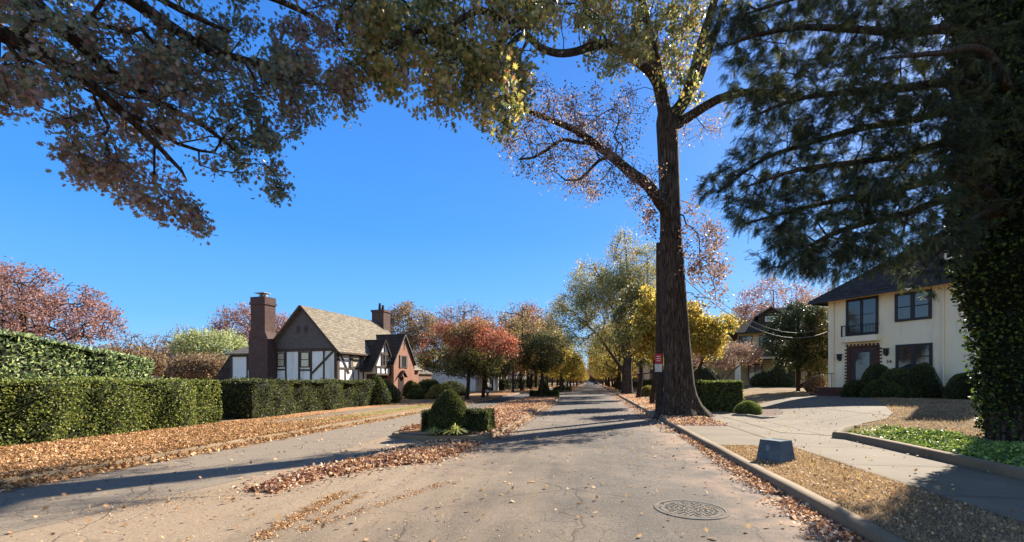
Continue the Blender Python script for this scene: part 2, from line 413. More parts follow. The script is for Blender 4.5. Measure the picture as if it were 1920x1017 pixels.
L['fallen'] = leafmat('fallen_leaves', [(98, 66, 50), (132, 92, 70), (160, 118, 92), (184, 148, 120), (204, 176, 150)], 0.15, 0.8, 0.3, 0.7)
L['fallen_gold'] = leafmat('fallen_tan_leaves', [(112, 82, 54), (148, 110, 74), (174, 136, 96), (194, 160, 122)], 0.15, 0.8, 0.3, 0.7)
L['straw'] = leafmat('straw_grass', [(108, 88, 70), (140, 114, 90), (164, 138, 112), (184, 160, 134)], 0.3, 0.9, 0.4, 0.8)
M['dark_core'] = noisy('shaded_twigs', [(22, 26, 14), (34, 38, 20)], 12, 5, 0.95, 0.6, 30, 0.03)  # shade inside hedges, shrubs and ivy put into a dark core colour

def plain(name, col, rough=0.6, spec=0.4, metal=0.0, var=0.12, scale=4, bump=0.1):
    n = N(name); v = n.coord('Object')
    a = tuple(x * (1 - var) for x in col); b = tuple(min(255, x * (1 + var)) for x in col)
    c = n.ramp(n.noise(v, scale, 5, 0.6), [(0.3, a), (0.7, b)])
    if bump: n.bump(n.noise(v, 40, 4, 0.6), bump, 0.004)
    return n.fin(c, rough, spec, metal)
def make_stucco(name, c0, c1):
    n = N(name); v = n.coord('Object')
    c = n.ramp(n.noise(v, 0.9, 6, 0.65), [(0.3, c0), (0.7, c1)])
    s2 = n.ramp(n.noise(n.coord('Object', (1, 1, 0.12)), 1.6, 4, 0.6), [(0.55, (0, 0, 0)), (0.75, (255, 255, 255))])
    c = n.mix(n.math('MULTIPLY', s2, 0.38), c, (126, 116, 100))
    n.bump(n.noise(v, 26, 5, 0.7), 0.5, 0.012)
    return n.fin(c, 0.9, 0.2)
M['white_stucco'] = make_stucco('white_stucco', (206, 204, 198), (226, 224, 218))
M['cream_stucco'] = make_stucco('cream_painted_brick', (238, 218, 180), (247, 231, 198))
M['tan_stucco'] = make_stucco('tan_stucco', (168, 152, 118), (186, 170, 134))
M['far_white'] = make_stucco('far_white_siding', (190, 188, 182), (212, 210, 204))
def make_brick(name, c1, c2, mortar, scale=1.0, axis='x'):
    n = N(name)
    tc = n.new('ShaderNodeTexCoord'); sp = n.new('ShaderNodeSeparateXYZ'); n.l(tc.outputs['Object'], sp.inputs[0])
    cb = n.new('ShaderNodeCombineXYZ'); n.l(n.math('ADD', sp.outputs[0], sp.outputs[1]), cb.inputs[0]); n.l(sp.outputs[2], cb.inputs[1])
    b = n.new('ShaderNodeTexBrick'); n.l(cb.outputs[0], b.inputs['Vector'])
    b.inputs['Color1'].default_value = lin(c1); b.inputs['Color2'].default_value = lin(c2); b.inputs['Mortar'].default_value = lin(mortar)
    b.inputs['Scale'].default_value = scale; b.inputs['Mortar Size'].default_value = 0.010; b.inputs['Mortar Smooth'].default_value = 0.3
    b.inputs['Brick Width'].default_value = 0.23; b.inputs['Row Height'].default_value = 0.08; b.inputs['Bias'].default_value = 0.1
    c = n.mix(0.5, b.outputs['Color'], n.ramp(n.noise(tc.outputs['Object'], 2.0, 5, 0.7), [(0.3, (92, 90, 88)), (0.7, (160, 158, 154))]), 'OVERLAY')
    n.bump(b.outputs['Fac'], -0.5, 0.01)
    return n.fin(c, 0.9, 0.2)
M['brick_dark'] = make_brick('dark_red_brick', (104, 60, 48), (82, 50, 44), (100, 88, 80))
M['brick_mid'] = make_brick('red_brown_brick', (106, 74, 66), (84, 62, 58), (104, 94, 88))
M['brick'] = make_brick('salmon_brick', (176, 116, 88), (150, 94, 74), (176, 156, 136))
M['brick_tan'] = make_brick('brown_brick', (138, 108, 88), (116, 90, 76), (140, 124, 108))
def make_shingle(name, c1, c2, dark, rw=0.3, rh=0.16):
    n = N(name)
    tc = n.new('ShaderNodeTexCoord'); sp = n.new('ShaderNodeSeparateXYZ'); n.l(tc.outputs['Object'], sp.inputs[0])
    cb = n.new('ShaderNodeCombineXYZ'); n.l(n.math('ADD', sp.outputs[0], n.math('MULTIPLY', sp.outputs[1], 0.37)), cb.inputs[0]); n.l(sp.outputs[2], cb.inputs[1])
    b = n.new('ShaderNodeTexBrick'); n.l(cb.outputs[0], b.inputs['Vector'])
    b.inputs['Color1'].default_value = lin(c1); b.inputs['Color2'].default_value = lin(c2); b.inputs['Mortar'].default_value = lin(dark)
    b.inputs['Scale'].default_value = 1.0; b.inputs['Mortar Size'].default_value = 0.014
    b.inputs['Brick Width'].default_value = rw; b.inputs['Row Height'].default_value = rh; b.inputs['Bias'].default_value = 0.0
    c = n.mix(0.7, b.outputs['Color'], n.ramp(n.noise(tc.outputs['Object'], 5.0, 5, 0.75), [(0.3, (84, 82, 78)), (0.7, (170, 168, 162))]), 'OVERLAY')
    n.bump(b.outputs['Fac'], -0.7, 0.03)
    return n.fin(c, 0.9, 0.15)
M['shingle_tan'] = make_shingle('tan_shingles', (168, 155, 134), (132, 121, 105), (90, 82, 72))
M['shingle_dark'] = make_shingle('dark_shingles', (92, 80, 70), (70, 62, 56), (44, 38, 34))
M['shingle_grey'] = make_shingle('grey_shingles', (150, 140, 126), (124, 116, 106), (80, 74, 68))
M['timber'] = noisy('dark_timber', [(56, 44, 38), (82, 66, 56)], 6, 5, 0.8, 0.4, 30, 0.01, (1, 1, 0.3))
M['gable_shingle'] = noisy('weathered_gable_boards', [(78, 72, 70), (98, 90, 86)], 3, 5, 0.9, 0.4, 20, 0.01, (1, 1, 2))
M['trim_black'] = plain('black_trim', (34, 32, 34), 0.5, 0.4)
M['trim_white'] = plain('white_trim', (205, 200, 190), 0.6)
M['metal_dark'] = plain('dark_metal', (40, 40, 42), 0.45, 0.5, 0.6)
M['metal_grey'] = plain('grey_metal', (140, 138, 134), 0.5, 0.5, 0.4)
M['door'] = plain('dark_door', (52, 36, 34), 0.45)
M['shutter'] = plain('grey_shutter', (84, 74, 72), 0.7)
n = N('window_glass'); v = n.coord('Object'); n.bump(n.noise(v, 1.5, 2, 0.5), 0.08, 0.02)
M['glass'] = n.fin((42, 46, 50), 0.06, 0.9)
n = N('window_blind'); v = n.coord('Object', (1, 1, 1))
wv = n.new('ShaderNodeTexWave'); wv.bands_direction = 'Z'; wv.inputs['Scale'].default_value = 6; n.l(v, wv.inputs['Vector'])
M['blind'] = n.fin(n.ramp(wv.outputs['Fac'], [(0, (160, 150, 126)), (1, (200, 190, 164))]), 0.25, 0.6)
n = N('dim_blind'); v = n.coord('Object'); M['blind_dim'] = n.fin(n.ramp(n.noise(v, 4, 3, .6), [(0.3, (104, 98, 80)), (0.7, (128, 120, 98))]), 0.12, 0.8)
n = N('blue_painted_concrete'); v = n.coord('Object')
c = n.ramp(n.noise(v, 2.5, 6, 0.65), [(0.3, (62, 72, 79)), (0.55, (78, 89, 96)), (0.75, (102, 110, 114))])
wr = n.ramp(n.noise(v, 9, 6, 0.75), [(0.60, (0, 0, 0)), (0.68, (255, 255, 255))])
n.bump(n.noise(v, 45, 4, 0.7), 0.4, 0.006)
M['blue_box'] = n.fin(n.mix(n.math('MULTIPLY', wr, 0.5), c, (150, 146, 136)), 0.85, 0.25)
M['emblem'] = plain('faded_emblem_paint', (128, 150, 160), 0.8)
n = N('cast_iron'); v = n.coord('Object')
n.bump(n.noise(v, 60, 4, 0.7), 0.3, 0.004)
M['iron'] = n.fin(n.ramp(n.noise(v, 7, 6, 0.75), [(0.3, (80, 74, 67)), (0.5, (102, 95, 85)), (0.7, (122, 113, 101))]), 0.9, 0.1, 0.0)
M['hydrant'] = plain('hydrant_silver_paint', (190, 190, 184), 0.5, 0.4)
M['hydrant_body'] = plain('hydrant_rusty_body', (120, 84, 66), 0.8)
M['pole'] = make_bark('pole_wood', ((46, 36, 30), (82, 68, 58), (108, 94, 82)), 12, 0.01)
M['sign_red'] = plain('sign_red', (190, 40, 48), 0.5)
M['sign_white'] = plain('sign_white', (205, 200, 196), 0.5)
M['cable'] = plain('pale_cable', (120, 112, 98), 0.7)
M['soil'] = noisy('dark_soil', [(64, 48, 38), (96, 74, 58), (128, 102, 80)], 8, 7, 0.95, 0.9, 30, 0.03)
M['grass_green'] = noisy('short_green_grass', [(84, 88, 44), (120, 118, 66), (146, 128, 80)], 1.2, 8, 0.95, 0.9, 50, 0.03)
M['rock'] = noisy('edging_stone', [(110, 98, 84), (146, 132, 114), (170, 156, 136)], 6, 6, 0.9, 0.6, 30, 0.02)

# ------------------------------------------------------------------ ground sheets
def grid_sheet(name, xs, ys, m, hf, off, kind='structure'):
    X, Y = np.meshgrid(xs, ys); Z = hf(X, Y) + off
    V = np.stack([X, Y, Z], -1).reshape(-1, 3); nx, ny = len(xs), len(ys)
    i = (np.arange(ny - 1)[:, None] * nx + np.arange(nx - 1)[None]).ravel()
    Q = np.stack([i, i + 1, i + nx + 1, i + nx], 1)
    o = np_mesh(name, V, [Q], m, smooth=True); tag(o, kind=kind); return o
xs = np.unique(np.round(np.concatenate([[-900, -500, -300, -200, -140, -92.1, -91.9], np.arange(-80, -10, 2.0), np.arange(-10, 24, 0.5), np.arange(24, 90, 2.0), [91.9, 92.1, 140, 200, 300, 500, 900], [LK - .07, LK - .05, RK + .05, RK + .07]]), 3))
ys = np.unique(np.round(np.concatenate([[-300, -100, -40], np.arange(-20, 50, 0.5), [55.85, 55.95, 64.05, 64.15], np.arange(50, 100, 1.0), np.arange(100, 300, 5.0), [350, 450, 600, 900, 1400]]), 3))
ground = grid_sheet('ground', xs, ys, M['lawn'], HG, 0.0)

def poly_sheet(name, poly, m, off, cell=0.6, kind='structure', hf=H, mound=None):
    poly = [(float(p[0]), float(p[1])) for p in poly]
    P2 = np.array(poly); x0, y0 = P2.min(0); x1, y1 = P2.max(0)
    bd = []
    for a, b in zip(poly, poly[1:] + poly[:1]):
        L_ = math.hypot(b[0]-a[0], b[1]-a[1]); k = max(1, int(L_ / cell))
        bd += [(a[0] + (b[0]-a[0]) * t / k, a[1] + (b[1]-a[1]) * t / k) for t in range(k)]
    gx, gy = np.meshgrid(np.arange(x0 + cell * .5, x1, cell), np.arange(y0 + cell * .5, y1, cell))
    pts = np.stack([gx.ravel(), gy.ravel()], 1)
    ins = in_poly(pts, poly); pts = pts[ins]
    nb = len(bd)
    bda = np.array(bd)
    if len(pts): pts = pts[np.array([np.min(np.hypot(*(bda - p).T)) > cell * .35 for p in pts])]
    vs = [Vector(p) for p in bd] + [Vector(p) for p in pts]
    r = geometry.delaunay_2d_cdt(vs, [], [list(range(nb))], 1, 1e-5)
    V2 = np.array([tuple(v) for v in r[0]]); fs = [f for f in r[2]]
    Z = hf(V2[:, 0], V2[:, 1]) + off
    if mound: Z = Z + mound(V2)
    tris = np.array([f for f in fs if len(f) == 3])
    a, b, c = V2[tris[:, 0]], V2[tris[:, 1]], V2[tris[:, 2]]
    cr = (b[:, 0]-a[:, 0])*(c[:, 1]-a[:, 1]) - (b[:, 1]-a[:, 1])*(c[:, 0]-a[:, 0])
    tris[cr < 0] = tris[cr < 0][:, ::-1]
    o = np_mesh(name, np.column_stack([V2, Z]), [tris], m, smooth=True)
    if kind: tag(o, kind=kind)
    return o
def in_poly(p, poly):
    x, y = p[:, 0], p[:, 1]; r = np.zeros(len(p), bool); n_ = len(poly); j = n_ - 1
    for i in range(n_):
        xi, yi = poly[i]; xj, yj = poly[j]
        if yi != yj:
            r ^= ((yi > y) != (yj > y)) & (x < (xj - xi) * (y - yi) / (yj - yi) + xi)
        j = i
    return r

flat = lambda x, y: np.zeros(np.shape(x))
# main roadway and the street that crosses beyond the first median
grid_sheet('road', [LK, -6.2, -2.8, 0, RK], np.concatenate([np.arange(-30, 60, 2.0), [60, 100, 200, 300, 420, 520]]), M['asphalt'], flat, 0.0)
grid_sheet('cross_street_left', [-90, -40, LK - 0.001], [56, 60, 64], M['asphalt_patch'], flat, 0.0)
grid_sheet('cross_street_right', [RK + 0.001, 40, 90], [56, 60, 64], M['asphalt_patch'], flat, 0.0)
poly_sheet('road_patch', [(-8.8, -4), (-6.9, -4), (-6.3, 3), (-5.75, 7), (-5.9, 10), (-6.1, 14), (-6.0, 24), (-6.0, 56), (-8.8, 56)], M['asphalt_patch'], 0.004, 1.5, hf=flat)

def kerb_run(name, pts, w=0.16, z0=-0.05, z1=0.15, m=None, closed=False, side=1, joints=3.0, seed=1):
    """kerb stones along a polyline as one strip with a rounded nose and slight unevenness"""
    pts = [np.array(p, float) for p in pts]
    out = []
    seq = pts + ([pts[0]] if closed else [])
    for a, b in zip(seq, seq[1:]):
        k = max(1, int(np.hypot(*(b - a)) / 0.5))
        out += [a + (b - a) * t / k for t in range(k)]
    if not closed: out.append(seq[-1])
    out = np.array(out); n_ = len(out)
    if closed: t = np.roll(out, -1, 0) - np.roll(out, 1, 0)
    else: t = np.gradient(out, axis=0)
    t /= np.linalg.norm(t, axis=1, keepdims=True) + 1e-9
    nrm = np.stack([t[:, 1], -t[:, 0]], 1) * side
    r = np.random.default_rng(seed)
    prof = [(0, z0), (0, z1 - 0.03), (0.03, z1), (w, z1 + 0.003), (w, z0)]
    V = []
    for i in range(n_):
        jz = 0.006 * math.sin(i * 0.7 + seed) + r.normal() * 0.002; jx = r.normal() * 0.003
        for o_, z in prof:
            q = out[i] + nrm[i] * (o_ + (jx if z > z0 + .01 else 0)); V.append((q[0], q[1], z + (jz if z > z0 + .01 else 0)))
    k = len(prof); rows = n_ if closed else n_ - 1
    Q = []
    for i in range(rows):
        j = (i + 1) % n_
        for c in range(k - 1): Q.append((i*k+c, j*k+c, j*k+c+1, i*k+c+1))
    o = np_mesh(name, V, [np.array(Q)], m or M['kerb']); tag(o, kind='structure'); return o
kerb_run('kerb', [(RK, -20), (RK, 55.9)], side=1, seed=2)
kerb_run('kerb', [(RK, 64.1), (RK, 300)], side=1, seed=3)
kerb_run('kerb', [(LK, -20), (LK, 55.9)], side=-1, seed=4)
kerb_run('kerb', [(LK, 64.1), (LK, 300)], side=-1, seed=5)
# sidewalks, driveway
sidewalk_r = poly_sheet('sidewalk', [(4.5, -15), (6.45, -15), (6.45, 55.9), (4.5, 55.9)], M['concrete'], 0.012, 1.0)
poly_sheet('sidewalk', [(-12.2, -10), (-10.75, -10), (-10.75, 55.9), (-12.2, 55.9)], M['kerb'], 0.010, 2.0)
poly_sheet('driveway_apron', [(RK + 0.17, 11.5), (4.5, 11.5), (4.5, 16.4), (RK + 0.17, 16.0)], M['concrete'], 0.012, 0.8)
DR = [G(*p)[:2] for p in [(1560, 818), (1572, 809), (1590, 802), (1625, 794), (1662, 787), (1674, 776), (1662, 764), (1640, 750), (1600, 742), (1547, 741), (1500, 745), (1440, 755), (1412, 764), (1385, 773)]]
DRP = [tuple(p) for p in DR] + [(6.3, 21.3), (5.4, 21.0), (5.4, 14.5), (6.45, 13.9)]
poly_sheet('driveway', DRP, M['concrete'], 0.020, 0.5)
# joints in the concrete (thin dark lines of dirt)
jb = MB()
def jline(a, b, wd=0.018):
    a = np.array(a); b = np.array(b); k = max(2, int(np.hypot(*(b-a)) / 0.35)); t = (b-a)/np.hypot(*(b-a)); nn = np.array((t[1], -t[0])) * wd / 2
    for i in range(k):
        p, q = a + (b-a)*i/k, a + (b-a)*(i+1)/k
        jit0 = 0.012 * math.sin(i * 1.7); jit1 = 0.012 * math.sin((i+1) * 1.7)
        vs = [p - nn*(1+jit0*20), q - nn*(1+jit1*20), q + nn, p + nn]
        jb.add([(v_[0], v_[1], float(H(v_[0], v_[1])) + 0.028) for v_ in vs], [(0, 3, 2, 1)])
for y in (3.0, 6.9, 9.2, 11.5, 16.3, 19.4, 22.5, 25.5, 28.5, 32, 36, 40): jline((4.5, y), (6.45, y))
jline((4.5, -5), (4.5, 34), 0.03); jline((6.3, 13.9), (6.3, 21)); jline((3.0, 13.6), (4.5, 13.6)); jline((6.45, 17.0), (11.5, 18.5)); jline((6.45, 15.2), (8.3, 15.2))
jline((9.5, 15.7), (9.3, 23.0)); jline((12.2, 17.0), (12.3, 26.0)); jline((7.0, 20.5), (12.5, 22))
tag(jb.build('pavement_joints', M['soil']), kind='structure')

# verges
poly_sheet('left_verge', [(LK - 0.16, -10), (LK - 0.16, 55.9), (-10.75, 55.9), (-10.75, -10)], M['litter'], 0.010, 1.5)
poly_sheet('left_border', [(-12.2, -10), (-12.2, 55.9), (-13.6, 55.9), (-13.6, -10)], M['litter'], 0.010, 1.5)
poly_sheet('grass_strip', [(-9.6, 11.5), (-9.45, 26), (-9.6, 33), (-10.5, 33), (-10.45, 11.5)], M['grass_green'], 0.016, 1.0)
poly_sheet('oak_bed', [(RK + 0.17, 16.0), (4.5, 16.4), (4.5, 26), (RK + 0.17, 26)], M['root_soil'], 0.014, 0.8, mound=lambda p: 0.10 * np.exp(-((p[:, 0] - 3.75) ** 2 + (p[:, 1] - 20.4) ** 2) / 1.6))
poly_sheet('right_verge', [(RK + 0.17, 26), (4.5, 26), (4.5, 55.9), (RK + 0.17, 55.9)], M['litter'], 0.010, 1.5)

# medians -----------------------------------------------------------
def median_outline(y0, y1):
    pts = []
    cx, hw = -4.35, 1.55
    for a in np.linspace(math.pi, 2 * math.pi, 11): pts.append((cx + hw * math.cos(a), y0 + 0.9 + 0.9 * math.sin(a)))
    for a in np.linspace(0, math.pi, 11): pts.append((cx + hw * math.cos(a), y1 - 0.9 + 0.9 * math.sin(a)))
    return pts
MED = median_outline(12.1, 42.3)
for k, (a, b) in enumerate([(12.1, 42.3), (66.5, 118), (124, 200), (206, 300)]):
    ol = median_outline(a, b)
    kerb_run('median_kerb', ol, w=0.18, z1=0.12, closed=True, side=-1, seed=9 + k)
    inner = [(-4.35 + (x + 4.35) * 0.89, (a + b) / 2 + (y - (a + b) / 2) * (1 - 0.34 / (b - a))) for x, y in ol]
    poly_sheet('median', inner, M['litter'], 0.0, 0.8 if k == 0 else 4.0)

# kerb of the raised ground-cover bed and its corner
BED = [(6.48, -6), (6.48, 13.2)] + [tuple(G(*p)[:2]) for p in [(1560, 822), (1574, 812), (1592, 804), (1625, 796), (1660, 790)]]
kerb_run('bed_kerb', BED, w=0.14, z0=0.08, z1=0.30, side=1, seed=22)

print('setting done')
# ------------------------------------------------------------------ fallen leaves (nobody could count them)
def fallen(name, pts, size, m, z0=0.02, lift=0.03, tmpl=BROAD, seed=1, hf=None, curl=0.35):
    r = np.random.default_rng(seed); pts = np.asarray(pts); n_ = len(pts)
    z = (hf(pts[:, 0], pts[:, 1]) if hf else H(pts[:, 0], pts[:, 1])) + z0 + r.random(n_) * lift
    C = np.column_stack([pts, z])
    V, Fc, rn = leaves(C, size * (0.6 + 0.8 * r.random(n_)), tmpl, r, (0, 0, 0.05), (0, 0, 2.2), curl + 0.3)
    o = np_mesh(name, V, [Fc], m, rnd=rn); tag(o, kind='stuff'); return o
def rect_pts(r, n_, x0, x1, y0, y1, yp=1.0):
    return np.column_stack([x0 + (x1 - x0) * r.random(n_), y0 + (y1 - y0) * r.random(n_) ** yp])
def clumpkeep(r, pts, f, seed, thr=0.0, soft=0.5):
    v = wob(np.column_stack([pts, np.zeros(len(pts))]), f, seed); return pts[r.random(len(pts)) < np.clip((v - thr) / soft + 0.5, 0, 1)]
r = np.random.default_rng(11)
p = rect_pts(r, 150000, -12.95, LK + 0.03, 2.5, 14.5, 1.1); bare = (np.abs(p[:, 0] + 10.72) < 0.10 + 0.05*np.sin(p[:, 1]*1.3)); p = p[~bare | (r.random(len(p)) < 0.12)]
p = clumpkeep(r, p, 0.9, 3, -0.9, 0.8)
p2 = rect_pts(r, 26000, -13.0, LK - 0.05, 14.5, 34, 1.4); p2 = clumpkeep(r, p2, 0.7, 5, 0.1, 0.9)
bare = (np.abs(p2[:, 0] + 11.3) < 0.5); p2 = p2[~bare | (r.random(len(p2)) < 0.25)]
p3 = rect_pts(r, 9000, -12.4, LK, 34, 56)
VH = lambda x, y: np.where(x > LK - 0.2, 0.145 - 0.1 * np.clip((x - LK) / 0.05 + 1, 0, 1), 0.125)
tag(fallen('fallen_leaves', np.concatenate([p, p2, p3]), 0.048, L['fallen_gold'], 0.012, 0.03, tmpl=RHOMB, seed=12, hf=VH))
# drift of leaves against the left kerb spilling on the road
p = np.column_stack([LK + np.abs(r.normal(0, 0.16, 5000)), 2 + 40 * r.random(5000)])
tag(fallen('gutter_leaves', p, 0.07, L['fallen_gold'], 0.012, 0.03, seed=13, hf=flat))
# median
p = rect_pts(r, 20000, -5.75, -2.95, 13.0, 42, 1.25); p = p[((p[:, 0] + 4.35) ** 2 + (p[:, 1] - 12.9) ** 2 > 1.2)]
p = clumpkeep(r, p, 0.8, 8, -0.5, 0.8)
pb = rect_pts(r, 9000, -3.5, -2.35, 12.6, 36, 1.2)
pb = pb[r.random(len(pb)) < np.exp(-((pb[:, 0] + 2.95) / 0.38) ** 2)]
tag(fallen('fallen_leaves', p, 0.07, L['fallen'], 0.045, 0.05, seed=14))
tag(fallen('gutter_leaves', pb, 0.065, L['fallen'], 0.012, 0.03, seed=15, hf=lambda x, y: np.where(x < -2.78, 0.125, 0.0)))
# pile swept off the nose of the median
pile = [tuple(G(*q)[:2]) for q in [(468, 922), (520, 925), (600, 898), (700, 878), (800, 868), (868, 848), (905, 832), (850, 832), (790, 834), (740, 845), (690, 862), (600, 880), (520, 902)]]
pb_ = np.array(pile); q = rect_pts(r, 60000, pb_[:, 0].min() - .2, pb_[:, 0].max() + .2, pb_[:, 1].min() - .2, pb_[:, 1].max() + .2)
ins = in_poly(q, pile); q = q[ins]; q = q[:15000]
cen = np.array([np.linspace(a, b, 12) for a, b in zip(pb_, np.roll(pb_, -1, 0))]).reshape(-1, 2)
dist = np.array([np.min(np.hypot(*(cen - a).T)) for a in q])
zz = 0.10 * np.clip(dist / 0.35, 0, 1)
C = np.column_stack([q, 0.012 + zz * r.random(len(q)) ** 0.4])
V, Fc, rn = leaves(C, 0.062 * (0.5 + 0.9 * r.random(len(q))), BROAD, r, (0, 0, 0.1), (0, 0, 1.3), 0.8)
tag(np_mesh('leaf_pile', V, [Fc], L['fallen'], rnd=rn), kind='stuff')
q = q[:2600] + r.normal(0, 0.28, (2600, 2)); tag(fallen('scattered_leaves', q, 0.06, L['fallen'], 0.01, 0.012, seed=16, hf=flat))
# right gutter
y = 2.5 + 12 * r.random(9000) ** 0.8; x = RK - np.abs(r.normal(0.02, 0.17, 9000)) * (0.5 + 0.8 * np.clip((12 - y) / 8, 0, 1))
k_ = wob(np.column_stack([x * 0, y, y * 0]), 2.2, 4) > -0.55
tag(fallen('gutter_leaves', np.column_stack([x, y])[k_], 0.040, L['fallen'], 0.006, 0.035, seed=17, hf=flat, curl=0.8))
p = np.column_stack([RK - np.abs(r.normal(0, 0.3, 2500)), 15 + 40 * r.random(2500)])
tag(fallen('gutter_leaves', p, 0.06, L['fallen'], 0.008, 0.03, seed=18, hf=flat))
# lone leaves all over the carriageway, fine leaf crumbs in streaks at left
p = rect_pts(r, 1500, -8.6, 2.6, 3.2, 26, 1.3)
tag(fallen('scattered_leaves', p, 0.062, L['fallen_gold'], 0.008, 0.02, tmpl=OAKLEAF, seed=19, hf=flat, curl=0.7))
st = []
for (a, b, wd, nn_) in [((480, 1014), (640, 925), 0.05, 2500), ((560, 1000), (680, 925), 0.03, 900), ((150, 960), (420, 930), 0.3, 500), ((600, 985), (840, 905), 0.06, 900), ((1180, 860), (1240, 820), 0.5, 600)]:
    a, b = G(*a)[:2], G(*b)[:2]; t = r.random(nn_)[:, None]; st.append(a + (b - a) * t + r.normal(0, wd, (nn_, 2)) + 0.05 * np.sin(t * 40))
tag(fallen('leaf_crumbs', np.concatenate(st), 0.022, L['fallen_gold'], 0.004, 0.006, tmpl=RHOMB, seed=20, hf=flat))
p = rect_pts(r, 9000, -7.5, 2.6, 3.6, 15, 1.3); p = clumpkeep(r, p, 0.8, 31, 0.3, 0.6)
tag(fallen('leaf_crumbs', p, 0.018, L['fallen_gold'], 0.004, 0.006, tmpl=RHOMB, seed=21, hf=flat))
# right verge, round the oak and beyond
p = rect_pts(r, 5500, RK + 0.05, 4.5, 16.2, 26); p = clumpkeep(r, p, 1.3, 5, -0.3, 0.8)
p2 = rect_pts(r, 6000, RK + 0.05, 7.5, 26, 55)
tag(fallen('fallen_leaves', np.concatenate([p, p2]), 0.062, L['fallen'], 0.03, 0.05, seed=22))
p = rect_pts(r, 700, 4.5, 12, 5, 24); tag(fallen('scattered_leaves', p, 0.05, L['fallen_gold'], 0.03, 0.01, seed=23))
p = rect_pts(r, 1400, RK + .2, 4.4, 4.5, 11.2); tag(fallen('scattered_leaves', p, 0.034, L['fallen_gold'], 0.03, 0.02, seed=24))
# leaf drifts far down the street (tinted banks on the next medians and verges)
p = np.concatenate([rect_pts(r, 5000, -5.8, -2.9, 66.5, 120), rect_pts(r, 5000, RK, 7, 66, 130), rect_pts(r, 5000, -13, LK, 66, 130)])
tag(fallen('fallen_leaves', p, 0.12, L['fallen'], 0.04, 0.06, seed=25))

# ------------------------------------------------------------------ dry grass blades
def blades(name, pts, h, m, seed, hf=H, lean=0.9):
    r = np.random.default_rng(seed); n_ = len(pts)
    C = np.column_stack([pts, hf(pts[:, 0], pts[:, 1]) + 0.005])
    V, Fc, rn = leaves(C, h * (0.5 + r.random(n_)), (np.array([(-0.06, 0, 0), (0.06, 0, 0), (0.03, 0.9, 0.15), (-0.02, 1, 0.2)]), np.array([(0, 1, 2, 3)])), r, (0, 0, 0.75), (0, 0, 0), lean)
    V[:, 2] = np.maximum(V[:, 2], np.repeat(C[:, 2], 4))
    tag(np_mesh(name, V, [Fc], m, rnd=rn), kind='stuff')
p = rect_pts(r, 70000, RK + 0.17, 4.5, 4.2, 11.45, 1.2); p = clumpkeep(r, p, 1.6, 6, -0.7, 0.7)
blades('dry_grass', p, 0.038, L['straw'], 31)
lawnP = [tuple(q_) for q_ in DR[1:9]] + [(14.5, 24), (19, 20), (24, 14), (24, 9), (9.5, 9), (8.0, 13.5)]
q = rect_pts(r, 160000, 6.9, 22, 9, 28); q = q[in_poly(q, lawnP)][:75000]
blades('dry_grass', q, 0.07, L['straw'], 32)
q = rect_pts(r, 12000, -10.5, -9.0, 11.5, 33)
blades('green_grass', q, 0.05, L['olive'], 33)

